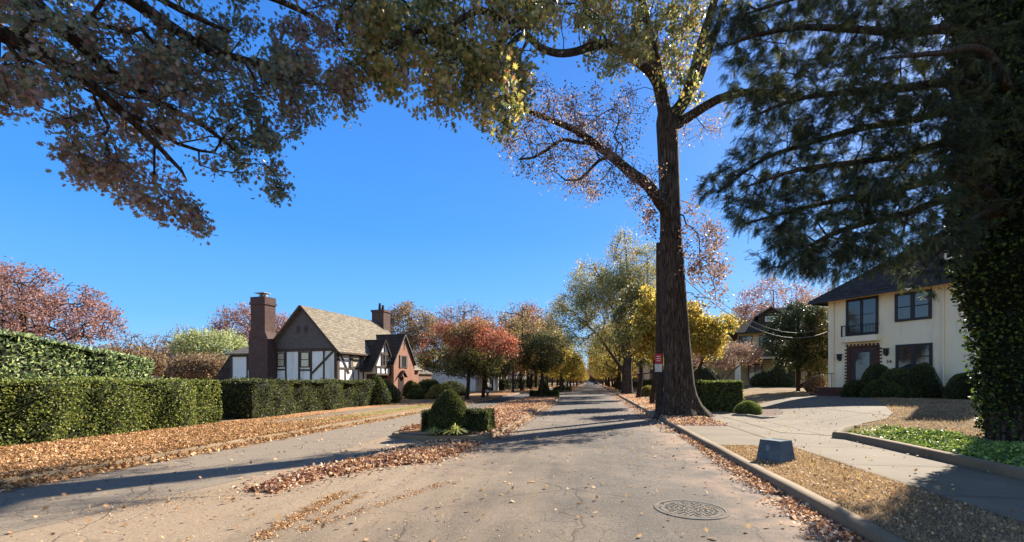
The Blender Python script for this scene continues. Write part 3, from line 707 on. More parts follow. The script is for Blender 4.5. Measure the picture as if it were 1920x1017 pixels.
# ------------------------------------------------------------------ clipped hedges and shrubs
def hedge(name, x0, x1, y0, y1, h, nleaf, lsize, m, label, cat='hedge', group=None, seed=1, zb=0.1, bulge=0.10, top=None, rz=0.0, loc=None, seam=2.2):
    """clipped hedge: a leafy shell over a dark lumpy core"""
    r = np.random.default_rng(seed)
    cx, cy = (x0 + x1) / 2, (y0 + y1) / 2
    root = empty(name, (cx, cy, zb) if loc is None else loc, rz, label, cat, group)
    a, b = (x1 - x0) / 2, (y1 - y0) / 2
    ar = np.array([2*b*h, 2*b*h, 2*a*h, 2*a*h, 4*a*b]); pr = ar / ar.sum()
    def shell(n_, inset, rr):
        f = rr.choice(5, n_, p=pr); u = rr.random(n_) * 2 - 1; v = rr.random(n_)
        p = np.zeros((n_, 3)); nn = np.zeros((n_, 3))
        for k, (sx, sy) in enumerate([(1, 0), (-1, 0), (0, 1), (0, -1)]):
            i = f == k
            p[i] = np.column_stack([sx * a + (0 if sx else 1) * u[i] * a, sy * b + (0 if sy else 1) * u[i] * b, v[i] * h]); nn[i] = (sx, sy, 0)
        i = f == 4; p[i] = np.column_stack([u[i] * a, (rr.random(i.sum()) * 2 - 1) * b, np.full(i.sum(), h)]); nn[i] = (0, 0, 1)
        return p, nn
    def disp(p, nn):
        q_ = p + np.array((cx, cy, 0)) * 1.0
        d = bulge * (wob(q_ * np.array((1, 1, 0.35)), seam, seed) - 0.55 * np.clip(1 - np.abs(wob(q_ * np.array((1, 1, 0.12)), seam * 0.7, seed + 5)) * 5, 0, 1)) + 0.35 * bulge * wob(q_, 7.0, seed + 1)
        d = np.where(nn[:, 2] > 0.5, d * 0.3, d)
        if top is not None:
            s_ = top(p[:, 0] + cx, p[:, 1] + cy) / h; p = p * np.column_stack([np.ones(len(p)), np.ones(len(p)), s_])
        rnd_ = 0.12 * np.clip((p[:, 2] / h - 0.9) / 0.1, 0, 1) * (nn[:, 2] < .5)
        return p + nn * (d - rnd_)[:, None]
    p, nn = shell(nleaf, 0, r); pp = disp(p, nn) - nn * (r.random((nleaf, 1)) ** 2 * 0.10)
    ns = nleaf // 25; pp[:ns] += nn[:ns] * (0.10 * r.random((ns, 1)) ** 2) + np.array((0, 0, .05)) * r.random((ns, 1))
    V, Fc, rn = leaves(pp, lsize * (0.7 + 0.6 * r.random(nleaf)), RHOMB if lsize < 0.09 else NARROW, r, nn * 0.8 + np.array((0, 0, 0.35)), nn * 0.6 + np.array((0, 0, 0.4)), 0.8)
    np_mesh('foliage', V, [Fc], m, root, rnd=rn)
    # core: displaced grid on each side
    Vc = []; Fq = []; base = 0
    def patch(o_, ux, uy, lu, lv, nv):
        nonlocal base
        nu_, nv_ = max(2, int(lu / 0.25)), max(2, int(lv / 0.25))
        g = np.array([[o_ + ux * lu * i / nu_ + uy * lv * j / nv_ for i in range(nu_ + 1)] for j in range(nv_ + 1)]).reshape(-1, 3)
        g = disp(g, np.tile(nv, (len(g), 1))) - np.array(nv) * 0.09
        i = (np.arange(nv_)[:, None] * (nu_ + 1) + np.arange(nu_)[None]).ravel()
        Fq.append(np.stack([i, i+1, i+nu_+2, i+nu_+1], 1) + base); Vc.append(g); base += len(g)
    X_, Y_, Z_ = np.eye(3)
    patch(np.array((a, -b, 0.)), Y_, Z_, 2*b, h, (1., 0, 0)); patch(np.array((-a, -b, 0.)), Y_, Z_, 2*b, h, (-1., 0, 0))
    patch(np.array((-a, b, 0.)), X_, Z_, 2*a, h, (0, 1., 0)); patch(np.array((-a, -b, 0.)), X_, Z_, 2*a, h, (0, -1., 0))
    patch(np.array((-a, -b, h)), X_, Y_, 2*a, 2*b, (0, 0, 1.))
    np_mesh('branches', np.concatenate(Vc), [np.concatenate(Fq)], M['dark_core'], root, smooth=True)  # solid core; its dark colour stands for the shade among the leaves
    return root
hedge('hedge', -14.4, -13.0, 0.5, 14.3, 1.53, 62000, 0.060, L['hedge'], 'long clipped green hedge on the left, nearest of the two along the leaf-covered verge', group='clipped hedges along the left verge', seed=41, bulge=0.2)
hedge('hedge', -15.0, -13.35, 16.2, 28.2, 1.53, 30000, 0.065, L['hedge_dark'], 'clipped dark green hedge in front of the half-timbered house, farther of the two', group='clipped hedges along the left verge', seed=42, bulge=0.2)
hedge('tall_hedge', -18.6, -16.6, 1.5, 14.9, 3.0, 34000, 0.13, L['laurel'], 'tall glossy laurel hedge rising behind the near clipped hedge, sloping down to the right', group=None, seed=43, bulge=0.18,
      top=lambda x, y: 3.45 - 0.40 * np.clip(y - 7, -6, 3) * 0.35 - 0.145 * np.clip(y - 10, 0, 6), seam=1.1)
hg = G(1347, 773)
hedge('hedge', hg[0] - 1.2, hg[0] + 1.15, hg[1] + 0.1, hg[1] + 1.7, 1.5, 16000, 0.05, L['hedge'], 'square clipped hedge block just right of the big oak trunk', seed=44, zb=0.12, bulge=0.07)

def shrub(name, loc, rx, ry, rz_, nleaf, lsize, m, label, cat='shrub', group=None, seed=1, prof=None, lump=0.12, stem=False, parts=True):
    """dome shrub: prof(t) gives the radius factor at height t (0..1)"""
    r = np.random.default_rng(seed)
    root = empty(name, tuple(loc), 0, label, cat, group)
    prof = prof or (lambda t: np.sqrt(np.clip(1 - (t * 1.0) ** 2.2, 0, 1)) * (0.82 + 0.18 * np.clip(t * 4, 0, 1)))
    def surf(t, th, ins):
        q = prof(t); d = np.column_stack([np.cos(th), np.sin(th), t])
        k = 1 + lump * wob(d * np.array((1, 1, 1.4)) + loc[0], 3.2, seed) - ins
        return np.column_stack([rx * q * k * np.cos(th), ry * q * k * np.sin(th), rz_ * t * (1 + 0.3 * lump * wob(d + loc[1], 2.5, seed + 3)) - ins * rz_ * 0.5 * t])
    t = 1 - r.random(nleaf) ** 1.35; th = r.random(nleaf) * 6.2832
    p = surf(t, th, r.random(nleaf) ** 2 * 0.1)
    nn = unit(np.column_stack([np.cos(th) / rx, np.sin(th) / ry, (t ** 1.5) * 1.6 / rz_]))
    V, Fc, rn = leaves(p, lsize * (0.7 + 0.6 * r.random(nleaf)), RHOMB, r, nn * 0.9 + np.array((0, 0, 0.3)), nn * 0.8, 0.8)
    fo = np_mesh('foliage', V, [Fc], m, root, rnd=rn)
    tt, hh = np.meshgrid(np.linspace(0, 1, 12), np.linspace(0, 6.2832, 21)[:-1]); g = surf(tt.T.ravel(), hh.T.ravel(), 0.09)
    k = 20; i = np.arange(k); Q = np.concatenate([np.stack([rr_*k+i, rr_*k+(i+1) % k, (rr_+1)*k+(i+1) % k, (rr_+1)*k+i], 1) for rr_ in range(11)])
    np_mesh('branches', g, [Q], M['dark_core'], root, smooth=True)  # solid inner dome, coloured dark for the shade inside the shrub
    return root
bell = lambda t: np.clip(1.0 - 0.13 * t - 0.80 * np.clip(t - 0.40, 0, 1) ** 1.7 * 1.35, 0.0, 1) * np.sqrt(np.clip(1 - t ** 6, 0, 1)) * (0.86 + 0.14 * np.clip(t * 5, 0, 1))
tp = (-4.15, 13.0)
shrub('topiary_bush', (tp[0], tp[1], 0.1), 0.60, 0.60, 1.27, 24000, 0.035, L['hedge_dark'], 'bell-shaped clipped topiary bush on the near tip of the leafy median', 'topiary', seed=51, prof=bell, lump=0.04)
hedge('low_hedge', tp[0] + 0.42, tp[0] + 1.18, tp[1] - 0.1, tp[1] + 0.9, 0.66, 9000, 0.035, L['hedge_dark'], 'low box-clipped hedge to the right of the bell-shaped topiary', seed=52, zb=0.12, bulge=0.05, group='low hedges beside the near topiary')
hedge('low_hedge', tp[0] - 0.86, tp[0] - 0.35, tp[1] - 0.05, tp[1] + 0.65, 0.62, 6000, 0.035, L['hedge_dark'], 'small low clipped hedge to the left of the bell-shaped topiary', seed=53, zb=0.12, bulge=0.05, group='low hedges beside the near topiary')
# far end of the first median: the mirrored group
shrub('topiary_bush', (-4.3, 41.3, 0.1), 0.55, 0.55, 1.45, 4000, 0.07, L['hedge_dark'], 'dark topiary bush at the far end of the leafy median, between two low hedges', 'topiary', seed=54, prof=bell, lump=0.05)
hedge('low_hedge', -4.25, -2.95, 40.6, 41.4, 0.62, 3500, 0.06, L['hedge_dark'], 'dark low hedge at the far end of the median, right of the thin tree trunk', seed=55, zb=0.12, bulge=0.04, group='low hedges at the far end of the median')
hedge('low_hedge', -5.5, -4.35, 40.6, 41.4, 0.62, 3500, 0.06, L['hedge_dark'], 'dark low hedge at the far end of the median, left of the thin tree trunk', seed=56, zb=0.12, bulge=0.04, group='low hedges at the far end of the median')
for k, (x, yy) in enumerate([(-4.3, 67.8), (-3.5, 68.2), (-5.1, 68.2)]):
    shrub('low_bush', (x, yy, 0.1), 0.6, 0.6, 1.0 if k == 0 else 0.6, 1500, 0.09, L['hedge_dark'], ['pointed dark bush on the tip of the second median beyond the crossing', 'low dark bush right of the pointed bush on the second median', 'low dark bush left of the pointed bush on the second median'][k], 'shrub', 'bushes on the tip of the second median', seed=57 + k, prof=bell if k == 0 else None)
# strap-leaved variegated plants at the foot of the topiary
def strappy(loc, n_, h, m, label, seed, group=None, name='variegated_plant'):
    r = np.random.default_rng(seed); a = r.random(n_) * 6.283; rad = r.random(n_) ** 0.7
    V = []; Q = []
    for i in range(n_):
        d = np.array((math.cos(a[i]), math.sin(a[i]), 0)); s_ = np.array((-d[1], d[0], 0)) * 0.010 * (0.7 + r.random())
        hh = h * (0.5 + 0.5 * r.random()); out = 0.04 + rad[i] * h * 1.5
        b0 = d * 0.06 * rad[i]
        prev = None
        for j, t in enumerate((0, 0.35, 0.7, 1.0)):
            c_ = b0 + d * out * t ** 1.3 + np.array((0, 0, hh * (1.6 * t - (0.5 + 0.9 * rad[i]) * t * t))); w_ = s_ * (1 - t * 0.85) * 2
            V += [c_ - w_, c_ + w_]
            if j: k = len(V); Q.append((k-4, k-3, k-1, k-2))
    o = np_mesh(name, np.array(V), [np.array(Q)], m, rnd=np.repeat(r.random(n_), 3)); o.location = loc
    return tag(o, label, 'plant', group)
strappy((-4.38, 12.33, 0.14), 120, 0.26, L['variegated'], 'clump of yellow-green strap leaves at the left foot of the bell topiary', 61, 'variegated plants by the topiary')
strappy((-3.78, 12.42, 0.14), 190, 0.31, L['variegated'], 'larger clump of cream and green strap leaves at the right foot of the bell topiary', 62, 'variegated plants by the topiary')

# round bush in its stone-edged bed beside the square hedge
rb = G(1407, 780)
shrub('round_bush', (rb[0], rb[1] + 0.25, rb[2]), 0.56, 0.56, 0.62, 7000, 0.035, L['hedge'], 'small round olive-green bush in a stone-edged bed by the driveway', seed=63, lump=0.1)
ring = [tuple(G(*q)[:2]) for q in [(1374, 781), (1398, 782), (1430, 787), (1462, 783), (1472, 774), (1462, 768), (1430, 764), (1390, 766)]]
kerb_run('bed_edging', ring, w=0.10, z0=0.1, z1=0.23, m=M['rock'], closed=True, side=-1, seed=64)
poly_sheet('planting_bed', [(c0 * 0.94 + np.mean([q[0] for q in ring]) * 0.06, c1 * 0.94 + np.mean([q[1] for q in ring]) * 0.06) for c0, c1 in ring], M['soil'], 0.045, 0.5)
# low stones between hedge and bed
# ground-cover bed
bedP = [(6.62, 6.0), (6.62, 13.2)] + [tuple(G(*p_)[:2]) for p_ in [(1572, 822), (1600, 815), (1660, 812), (1720, 816), (1780, 824), (1840, 834), (1880, 842)]] + [(11.2, 11.5), (12.5, 9), (12.5, 6)]
poly_sheet('soil_bed', bedP, M['soil'], 0.06, 0.5)
r = np.random.default_rng(66)
q = rect_pts(r, 120000, 6.6, 12.6, 6, 15.5); q = q[in_poly(q, bedP)][:40000]
# thinner near the corner of the bed
near = np.exp(-((q[:, 0] - 7.0) ** 2 + (q[:, 1] - 13.7) ** 2) / 1.2); q = q[r.random(len(q)) > near * 0.85]
lh = 0.12 + 0.06 * wob(np.column_stack([q, q[:, 0] * 0]), 2.5, 3)
ed = np.array([np.array(bedP)[i:i+1][0] for i in range(2)])
hz = np.clip(lh, 0.05, 0.5) * np.clip((q[:, 0] - 6.5) / 0.3, 0.3, 1)
C = np.column_stack([q, H(q[:, 0], q[:, 1]) + 0.05 + hz * (0.25 + 0.75 * r.random(len(q)) ** 0.5)])
V, Fc, rn = leaves(C, 0.055 * (0.6 + 0.8 * r.random(len(q))), BROAD, r, (0, 0, 0.25), (0, 0, 1.0), 0.8)
tag(np_mesh('ground_cover', V, [Fc], L['cover'], rnd=rn), kind='stuff')

# ------------------------------------------------------------------ branching skeletons
class Skel:
    def __init__(s, seed):
        s.r = np.random.default_rng(seed); s.p = np.zeros((40000, 3)); s.par = np.full(40000, -1); s.fix = np.zeros(40000); s.pl = np.zeros(40000); s.ok = np.ones(40000, bool); s.n = 0
    def node(s, p, par, fix=0.0, ok=True):
        i = s.n; s.p[i] = p; s.par[i] = par; s.fix[i] = fix; s.ok[i] = ok
        s.pl[i] = s.pl[par] + np.linalg.norm(s.p[i] - s.p[par]) if par >= 0 else 0
        s.n += 1; return i
    def path(s, pts, r0, r1, parent=-1, step=0.4, ok_from=0.0, jit=0.0, rad=None):
        """smooth limb through pts; radii r0..r1; nodes before fraction ok_from take no side growth"""
        pts = [np.array(q, float) for q in pts]
        if parent >= 0: pts = [s.p[parent].copy()] + pts
        n_ = len(pts); dn = []
        E = [pts[0] * 2 - pts[1]] + pts + [pts[-1] * 2 - pts[-2]]
        for i in range(n_ - 1):
            p0, p1, p2, p3 = E[i:i+4]; k = max(1, int(np.linalg.norm(p2 - p1) / step))
            for j in range(k):
                t = j / k; dn.append((i + t, 0.5 * ((2*p1) + (-p0+p2)*t + (2*p0-5*p1+4*p2-p3)*t*t + (-p0+3*p1-3*p2+p3)*t**3)))
        dn.append((n_ - 1, pts[-1])); last = parent; out = []
        for q, (i, v) in enumerate(dn):
            if parent >= 0 and q == 0: continue
            f = i / (n_ - 1)
            rr_ = r0 + (r1 - r0) * f if rad is None else float(np.interp(i, range(n_), rad))
            last = s.node(v + s.r.normal(size=3) * jit, last, rr_, f >= ok_from); out.append(last)
        return out
    def near(s, p): return int(np.argmin(np.linalg.norm(s.p[:s.n] - np.asarray(p), axis=1)))
    def grow(s, T, bal=0.25, step=0.45, jit=0.05, bend=0.4, sag=0.0):
        c = s.p[:s.n][s.ok[:s.n]].mean(0) if s.ok[:s.n].any() else s.p[0]
        d = np.min(np.linalg.norm(T[:, None] - s.p[:s.n:6][None], axis=2), axis=1) if s.n > 6 else np.linalg.norm(T - c, axis=1)
        for i in np.argsort(d):
            t = T[i]; n_ = s.n
            dd = np.linalg.norm(s.p[:n_] - t, axis=1) + bal * s.pl[:n_]; dd[~s.ok[:n_]] += 1e3
            j = int(np.argmin(dd)); a = s.p[j]; L_ = np.linalg.norm(t - a)
            if L_ < step * 0.3: continue
            dr = a - s.p[s.par[j]] if s.par[j] >= 0 else np.array((0, 0, 1.)); dr = dr / (np.linalg.norm(dr) + 1e-9)
            c_ = a + (t - a) * 0.45 + dr * L_ * bend * 0.35
            k = max(1, int(round(L_ / step))); last = j
            for q in range(1, k + 1):
                f = q / k; v = (1-f)**2 * a + 2*f*(1-f)*c_ + f*f*t; v = v + s.r.normal(size=3) * jit * step * 1.5
                v[2] -= sag * L_ * f * f
                last = s.node(v, last)
    def done(s, rtip=0.006, ex=0.5, rmax=None):
        n_ = s.n; p = s.p[:n_]; par = s.par[:n_]
        ch = np.zeros(n_, int)
        for i in range(n_):
            if par[i] >= 0: ch[par[i]] += 1
        tips = (ch == 0).astype(float)
        for i in range(n_ - 1, -1, -1):
            if par[i] >= 0: tips[par[i]] += tips[i]
        rad = rtip * tips ** ex
        if rmax: rad = np.minimum(rad, rmax)
        rad = np.where(s.fix[:n_] > 0, s.fix[:n_] , rad)
        for i in range(n_):                                        # never thicker than the parent
            if par[i] >= 0: rad[i] = min(rad[i], rad[par[i]])
        s.tips = tips; s.rad = rad; return s
    def mesh(s, rmin=0.0, kbig=12, flare=None):
        n_ = s.n; par = s.par[:n_]; kids = [[] for _ in range(n_)]
        for i in range(n_):
            if par[i] >= 0: kids[par[i]].append(i)
        V = []; Q = []; base = 0; stack = [(i, None) for i in range(n_) if par[i] < 0]
        while stack:
            i, pr = stack.pop(); ch = [] if pr is None else [pr]; cur = i; 
            while True:
                ch.append(cur)
                if not kids[cur]: break
                ks = sorted(kids[cur], key=lambda q: -s.rad[q]*1000 - s.tips[q])
                for q in ks[1:]: stack.append((q, cur))
                cur = ks[0]
            rr_ = s.rad[ch].copy()
            if pr is not None: rr_[0] = min(rr_[0], rr_[1] * 1.25)
            if rr_.max() < rmin or len(ch) < 2: continue
            k = kbig if rr_.max() > 0.12 else (6 if rr_.max() > 0.03 else 3)
            v, q = sweep(s.p[ch], rr_, k)
            if flare and pr is None: v = flare(v, k)
            V.append(v); Q.append(q + base); base += len(v)
        return np.concatenate(V), np.concatenate(Q)

def ell(r, c, rad, n_, shell=0.5):
    d = unit(r.normal(size=(n_, 3))); return np.asarray(c) + d * np.asarray(rad) * (r.random((n_, 1)) ** (1 / (3.0 + 3 * shell)))
def pxblob(r, px, py, rx, ry, D0, D1, n_):
    """points in a rounded volume seen around photo pixel (px,py), between distances D0 and D1"""
    out = []
    while len(out) < n_:
        u, v, w_ = r.uniform(-1, 1, 3)
        if u*u + v*v + 0.6*w_*w_ < 1: out.append(P(px + u * rx, py + v * ry, (D0 + D1) / 2 + w_ * (D1 - D0) / 2))
    return np.array(out)
def foliage(sk, n_, size, sig, m, root, seed, tmpl=RHOMB, maxtips=3, tipb=(0, 0, -0.3), nb=(0, 0, 0.5), sel=None, gap=0.0, name='crown', jitter=1.0, zmin=None, spread=1.0):
    r = np.random.default_rng(seed); idx = np.where((sk.tips <= maxtips) & (sk.fix[:sk.n] == 0))[0]
    if sel is not None: idx = idx[sel(sk.p[idx])]
    if gap: idx = idx[wob(sk.p[idx], 1.0, seed) > gap - 1]
    w_ = r.gamma(1.2, size=len(idx)); i = r.choice(idx, n_, p=w_ / w_.sum())
    C = sk.p[i] + r.normal(size=(n_, 3)) * sig
    V, Fc, rn = leaves(C, size * (0.6 + 0.8 * r.random(n_)), tmpl, r, tipb, nb, spread)
    return np_mesh(name, V, [Fc], m, root, rnd=rn)
mt_ = lambda sp_: sp_.get('tmpl', RHOMB)
def tree(name, loc, label, cat, spec, seed, group=None, m=None, bark=None):
    """spec: trunk polyline (x,y,z,r), blobs (cx,cy,cz,rx,ry,rz,n), leaf count, size, sigma"""
    root = empty(name, tuple(loc), 0, label, cat, group); sk = Skel(seed)
    tr = spec['trunk']; sk.path([q[:3] for q in tr], 0, 0, rad=[q[3] for q in tr], step=spec.get('step', 0.5), ok_from=spec.get('ok', 0.5))
    for lb in spec.get('limbs', []):
        j = sk.near(lb['at']); sk.path(lb['pts'], lb['r'][0], lb['r'][1], j, ok_from=0.3, step=spec.get('step', 0.5))
    T = np.concatenate([ell(sk.r, b[:3], b[3:6], b[6]) for b in spec['blobs']])
    T = T[T[:, 2] > spec.get('zmin', 0.8)]
    sk.grow(T, spec.get('bal', 0.3), spec.get('step', 0.5), bend=spec.get('bend', 0.6), sag=spec.get('sag', 0)); sk.done(spec.get('rtip', 0.012), 0.5)
    V, Q = sk.mesh(spec.get('rmin', 0.0)); np_mesh('trunk', V, [Q], bark or M['bark_thin'], root, smooth=True)
    fa = (spec['size'], spec['sig'])
    if 'split' in spec:
        zs, m2, share, lb2 = spec['split']; wv_ = lambda p: zs + 0.7 * wob(p, 1.1, seed)
        foliage(sk, int(spec['n'] * (1 - share)), *fa, m, root, seed + 1, mt_(spec), spec.get('mt', 3), gap=spec.get('gap', 0), sel=lambda p: p[:, 2] > wv_(p))
        tag(foliage(sk, int(spec['n'] * share), *fa, m2, root, seed + 2, mt_(spec), spec.get('mt', 3), gap=spec.get('gap', 0), sel=lambda p: p[:, 2] <= wv_(p)), lb2)
        return root
    foliage(sk, spec['n'], spec['size'], spec['sig'], m, root, seed + 1, mt_(spec), spec.get('mt', 3), spec.get('tipb', (0, 0, -0.3)), gap=spec.get('gap', 0))
    return root
print('foliage helpers done')

# ------------------------------------------------------------------ the big oak
OB = np.array((3.72, 20.4, 0.12))
root = empty('oak_tree', tuple(OB), 0, 'huge old oak tree with a thick flared trunk rising by the right kerb', 'tree')
sk = Skel(101)
def W(px, py, D): return P(px, py, D) - OB
tpts = [(1277, 792, 19.6), (1275, 760, 19.6), (1272, 700, 19.6), (1266, 620, 19.6), (1261, 520, 19.6), (1257, 420, 19.6), (1254, 320, 19.6), (1252, 260, 19.6), (1250, 225, 19.6)]
tw = [W(*q) for q in tpts]; tw[0] = np.array((tw[1][0], tw[1][1], -0.15))
trunk = sk.path(tw, 0, 0, rad=[0.74, 0.66, 0.59, 0.55, 0.50, 0.44, 0.43, 0.47, 0.42], step=0.35, ok_from=2)
def limb(at, pts, r0, r1, okf=0.15): return sk.path([W(*q) for q in pts], r0, r1, sk.near(W(*at)), step=0.35, ok_from=okf)
limb((1256, 405, 19.6), [(1238, 380, 19.3), (1215, 348, 18.9), (1180, 322, 18.3), (1150, 296, 17.8), (1112, 268, 17.2), (1080, 245, 16.7), (1035, 226, 16.2), (985, 207, 15.6)], 0.27, 0.07)
limb((1112, 268, 17.2), [(1085, 268, 16.6), (1055, 262, 16.0), (1025, 282, 15.6), (1000, 296, 15.3), (975, 299, 15)], 0.08, 0.035)
limb((1150, 296, 17.8), [(1125, 300, 17.4), (1100, 325, 17), (1085, 338, 16.8), (1060, 338, 16.5)], 0.07, 0.03)
limb((1250, 240, 19.6), [(1272, 232, 19.6), (1300, 214, 19.3), (1345, 187, 18.8), (1390, 175, 18.3), (1440, 174, 17.8), (1500, 184, 17.2)], 0.24, 0.10)
limb((1250, 230, 19.6), [(1268, 210, 19.5), (1288, 180, 19.4), (1306, 120, 19.2), (1322, 60, 19), (1340, 0, 18.8), (1362, -110, 18.5)], 0.31, 0.12)
limb((1288, 180, 19.4), [(1310, 150, 19.8), (1335, 80, 20), (1362, 0, 20.2), (1400, -120, 20.5)], 0.2, 0.08)
limb((1250, 230, 19.6), [(1243, 190, 19.6), (1232, 140, 19.4), (1215, 60, 19.2), (1200, -20, 18.8), (1180, -120, 18)], 0.30, 0.12)
limb((1240, 175, 19.5), [(1222, 140, 19), (1190, 112, 18.2), (1155, 90, 17.4), (1120, 84, 16.6), (1080, 97, 15.8), (1045, 100, 15), (1010, 88, 14.2), (985, 65, 13.6), (950, 90, 12.8), (900, 150, 12.2), (860, 180, 11.8)], 0.19, 0.05)
limb((1205, -10, 18.9), [(1150, -40, 17.5), (1080, -30, 16), (1050, -10, 15), (1010, 30, 14), (960, 40, 13), (900, 20, 12.2), (840, 50, 11.5), (780, 60, 11), (730, 90, 10.7)], 0.17, 0.04)
limb((1180, -110, 18), [(1100, -150, 16), (980, -130, 14), (860, -90, 12.5), (760, -50, 11.5), (690, 0, 11), (655, 60, 10.8)], 0.15, 0.04)
T = [pxblob(sk.r, *b) for b in [
    (900, 40, 150, 110, 10.5, 15, 330), (930, 170, 65, 85, 10.5, 14, 150), (850, 120, 60, 80, 10.5, 13, 90), (820, 170, 45, 50, 10, 12, 40),
    (730, 60, 85, 70, 10, 13, 130), (690, 10, 60, 70, 10, 12, 70), (650, 150, 40, 60, 9.8, 11.5, 35), (740, 140, 40, 40, 10, 12, 30),
    (1060, 0, 90, 55, 14, 18, 130), (1160, 40, 80, 85, 15, 19.5, 190), (1250, 60, 70, 95, 17, 21, 190), (1270, 165, 50, 40, 17.5, 20.5, 60), (1310, 30, 40, 90, 18, 21, 60),
    (1150, 100, 60, 50, 15, 18, 50), (1200, -120, 220, 80, 14, 22, 160), (1350, -60, 120, 80, 17, 22, 80), (930, -110, 200, 60, 10.5, 15, 110)]]
TA = np.concatenate(T) - OB
sk.grow(TA, 0.22, 0.45, 0.07, 0.6)
nA = sk.n
TB = np.concatenate([pxblob(sk.r, *b) for b in [(1090, 210, 90, 50, 15, 18.5, 110), (1000, 270, 70, 70, 14.5, 17, 110), (1130, 270, 80, 50, 15.5, 18.5, 90), (1100, 340, 90, 35, 16, 18.5, 60), (1200, 340, 40, 50, 17.5, 19.5, 60), (1000, 180, 40, 50, 14.5, 16.5, 30), (1180, 200, 50, 50, 17, 19, 30),
    (1320, 230, 50, 50, 18, 20, 25)]]) - OB
sk.grow(TB, 0.18, 0.4, 0.09, 0.7)
nB = sk.n
sk.ok[:] = False; sk.ok[trunk[len(trunk) // 3:-6]] = True; sk.ok[nB:] = True
TC = np.concatenate([pxblob(sk.r, *b) for b in [(1310, 440, 40, 60, 18.6, 20.6, 40), (1330, 520, 42, 60, 18.6, 20.8, 45), (1300, 400, 25, 35, 19, 20.4, 14), (1225, 415, 20, 30, 19, 20, 8)]]) - OB
sk.grow(TC, 0.0, 0.35, 0.1, 0.7)
sk.done(0.0075, 0.5)
for i in range(sk.n):
    if sk.par[i] >= 0 and sk.fix[i] == 0: sk.rad[i] = min(sk.rad[i], 0.09)
def flare(v, k):
    z = v[:, 2]; f = np.clip(1 - z / 1.5, 0, 1.1) ** 2.2
    c = np.array((tw[1][0], tw[1][1])); a = np.arctan2(v[:, 1] - c[1], v[:, 0] - c[0])
    lob = 0.42 + 0.40 * np.cos(5 * a + 0.5) ** 3 + 0.55 * np.exp(-((a + 0.35) / 0.45) ** 2) + 0.25 * np.exp(-((np.abs(a) - 2.9) / 0.4) ** 2)
    g = 1 + 0.75 * f * lob + 0.03 * np.sin(3 * a + z * 0.8) + 0.015 * np.sin(11 * a + z)
    v = v.copy(); v[:, 0] = c[0] + (v[:, 0] - c[0]) * g; v[:, 1] = c[1] + (v[:, 1] - c[1]) * g; return v
V, Q = sk.mesh(0.0, 40, flare); np_mesh('trunk', V, [Q], M['bark'], root, smooth=True)
ia = np.arange(sk.n) < nA; ib = (np.arange(sk.n) >= nA)
def selrange(lo, hi):
    ids = set(); pts = sk.p[lo:hi]
    return lambda p: np.array([True] * len(p))
def fol_idx(sk, lo, hi, n_, size, sig, m, root, seed, tmpl, name, maxtips=3, tipb=(0, 0, -0.3), keep=None, spread=1.0, nb=(0, 0, .4)):
    r = np.random.default_rng(seed); a = np.arange(lo, hi); a = a[(sk.tips[a] <= maxtips) & (sk.fix[a] == 0)]
    if keep is not None: a = a[keep(sk.p[a])]
    w_ = r.gamma(0.55, size=len(a)) + 0.03; i = r.choice(a, n_, p=w_ / w_.sum())
    C = sk.p[i] + r.normal(size=(n_, 3)) * sig
    V, Fc, rn = leaves(C, size * (0.6 + 0.8 * r.random(n_)), tmpl, r, tipb, nb, spread)
    return np_mesh(name, V, [Fc], m, root, rnd=rn)
fol_idx(sk, 0, nA, 36000, 0.13, 0.14, L['oak'], root, 102, OAKLEAF, 'crown', 4, (0, 0, -0.9))
tag(fol_idx(sk, nA, nB, 11000, 0.06, 0.17, L['russet'], root, 103, BROAD, 'crown', 3, (0, 0, -0.5)), 'sparse russet foliage on the low left limb')
tag(fol_idx(sk, nB, sk.n, 3000, 0.085, 0.20, L['lavender'], root, 104, BROAD, 'crown', 3, (0, 0, -0.5)), 'pinkish tufts of leaves growing straight from the trunk')
print('oak', sk.n)

# ------------------------------------------------------------------ oak on the left verge whose boughs hang into the top left
OB = np.array((-10.6, 3.2, 0.12))
root = empty('oak_tree', tuple(OB), 0, 'oak with star-shaped green and rust leaves, its boughs hanging over the near left verge', 'tree')
sk = Skel(111)
t0 = [(0, 0, -0.15), (0.1, 0, 2), (0.15, 0.1, 4.5), (0.1, 0.25, 7), (0.3, 0.4, 9.0)]
sk.path(t0, 0, 0, rad=[0.6, 0.46, 0.42, 0.38, 0.3], step=0.4, ok_from=2)
sk.path([(0.2, 0.5, 11), (0.0, 0.3, 13)], 0.26, 0.1, sk.n - 1, ok_from=0.3)
def limb2(frm, pts, r0, r1): return sk.path([W(*q) for q in pts], r0, r1, sk.near(np.array(frm)), step=0.35, ok_from=0.2)
limb2((0.1, 0.1, 5.2), [(-60, 20, 6.2), (0, 62, 6.6), (90, 110, 7.0), (170, 158, 7.4), (235, 215, 7.8), (290, 268, 8.1), (340, 320, 8.4)], 0.15, 0.03)
limb2((0.15, 0.2, 6.2), [(-40, -90, 6.4), (50, -5, 6.9), (110, 50, 7.3), (165, 95, 7.7), (215, 140, 8.1), (290, 190, 8.6), (380, 235, 9.1), (450, 290, 9.5)], 0.16, 0.03)
limb2((0.1, 0.3, 7.2), [(60, -160, 7.0), (160, -70, 7.5), (240, -5, 8.0), (320, 50, 8.5), (390, 95, 9.0), (470, 115, 9.5), (550, 150, 10), (620, 160, 10.5)], 0.16, 0.03)
limb2((0.1, 0.3, 8.2), [(150, -190, 8.0), (300, -110, 8.8), (420, -40, 9.4), (520, 0, 10), (600, 40, 10.5), (650, 90, 11)], 0.14, 0.03)
limb2((0.2, 0.3, 8.6), [(-100, -250, 6.4), (60, -140, 6.8), (200, -60, 7.4), (340, 20, 8), (430, 60, 8.6)], 0.12, 0.03)
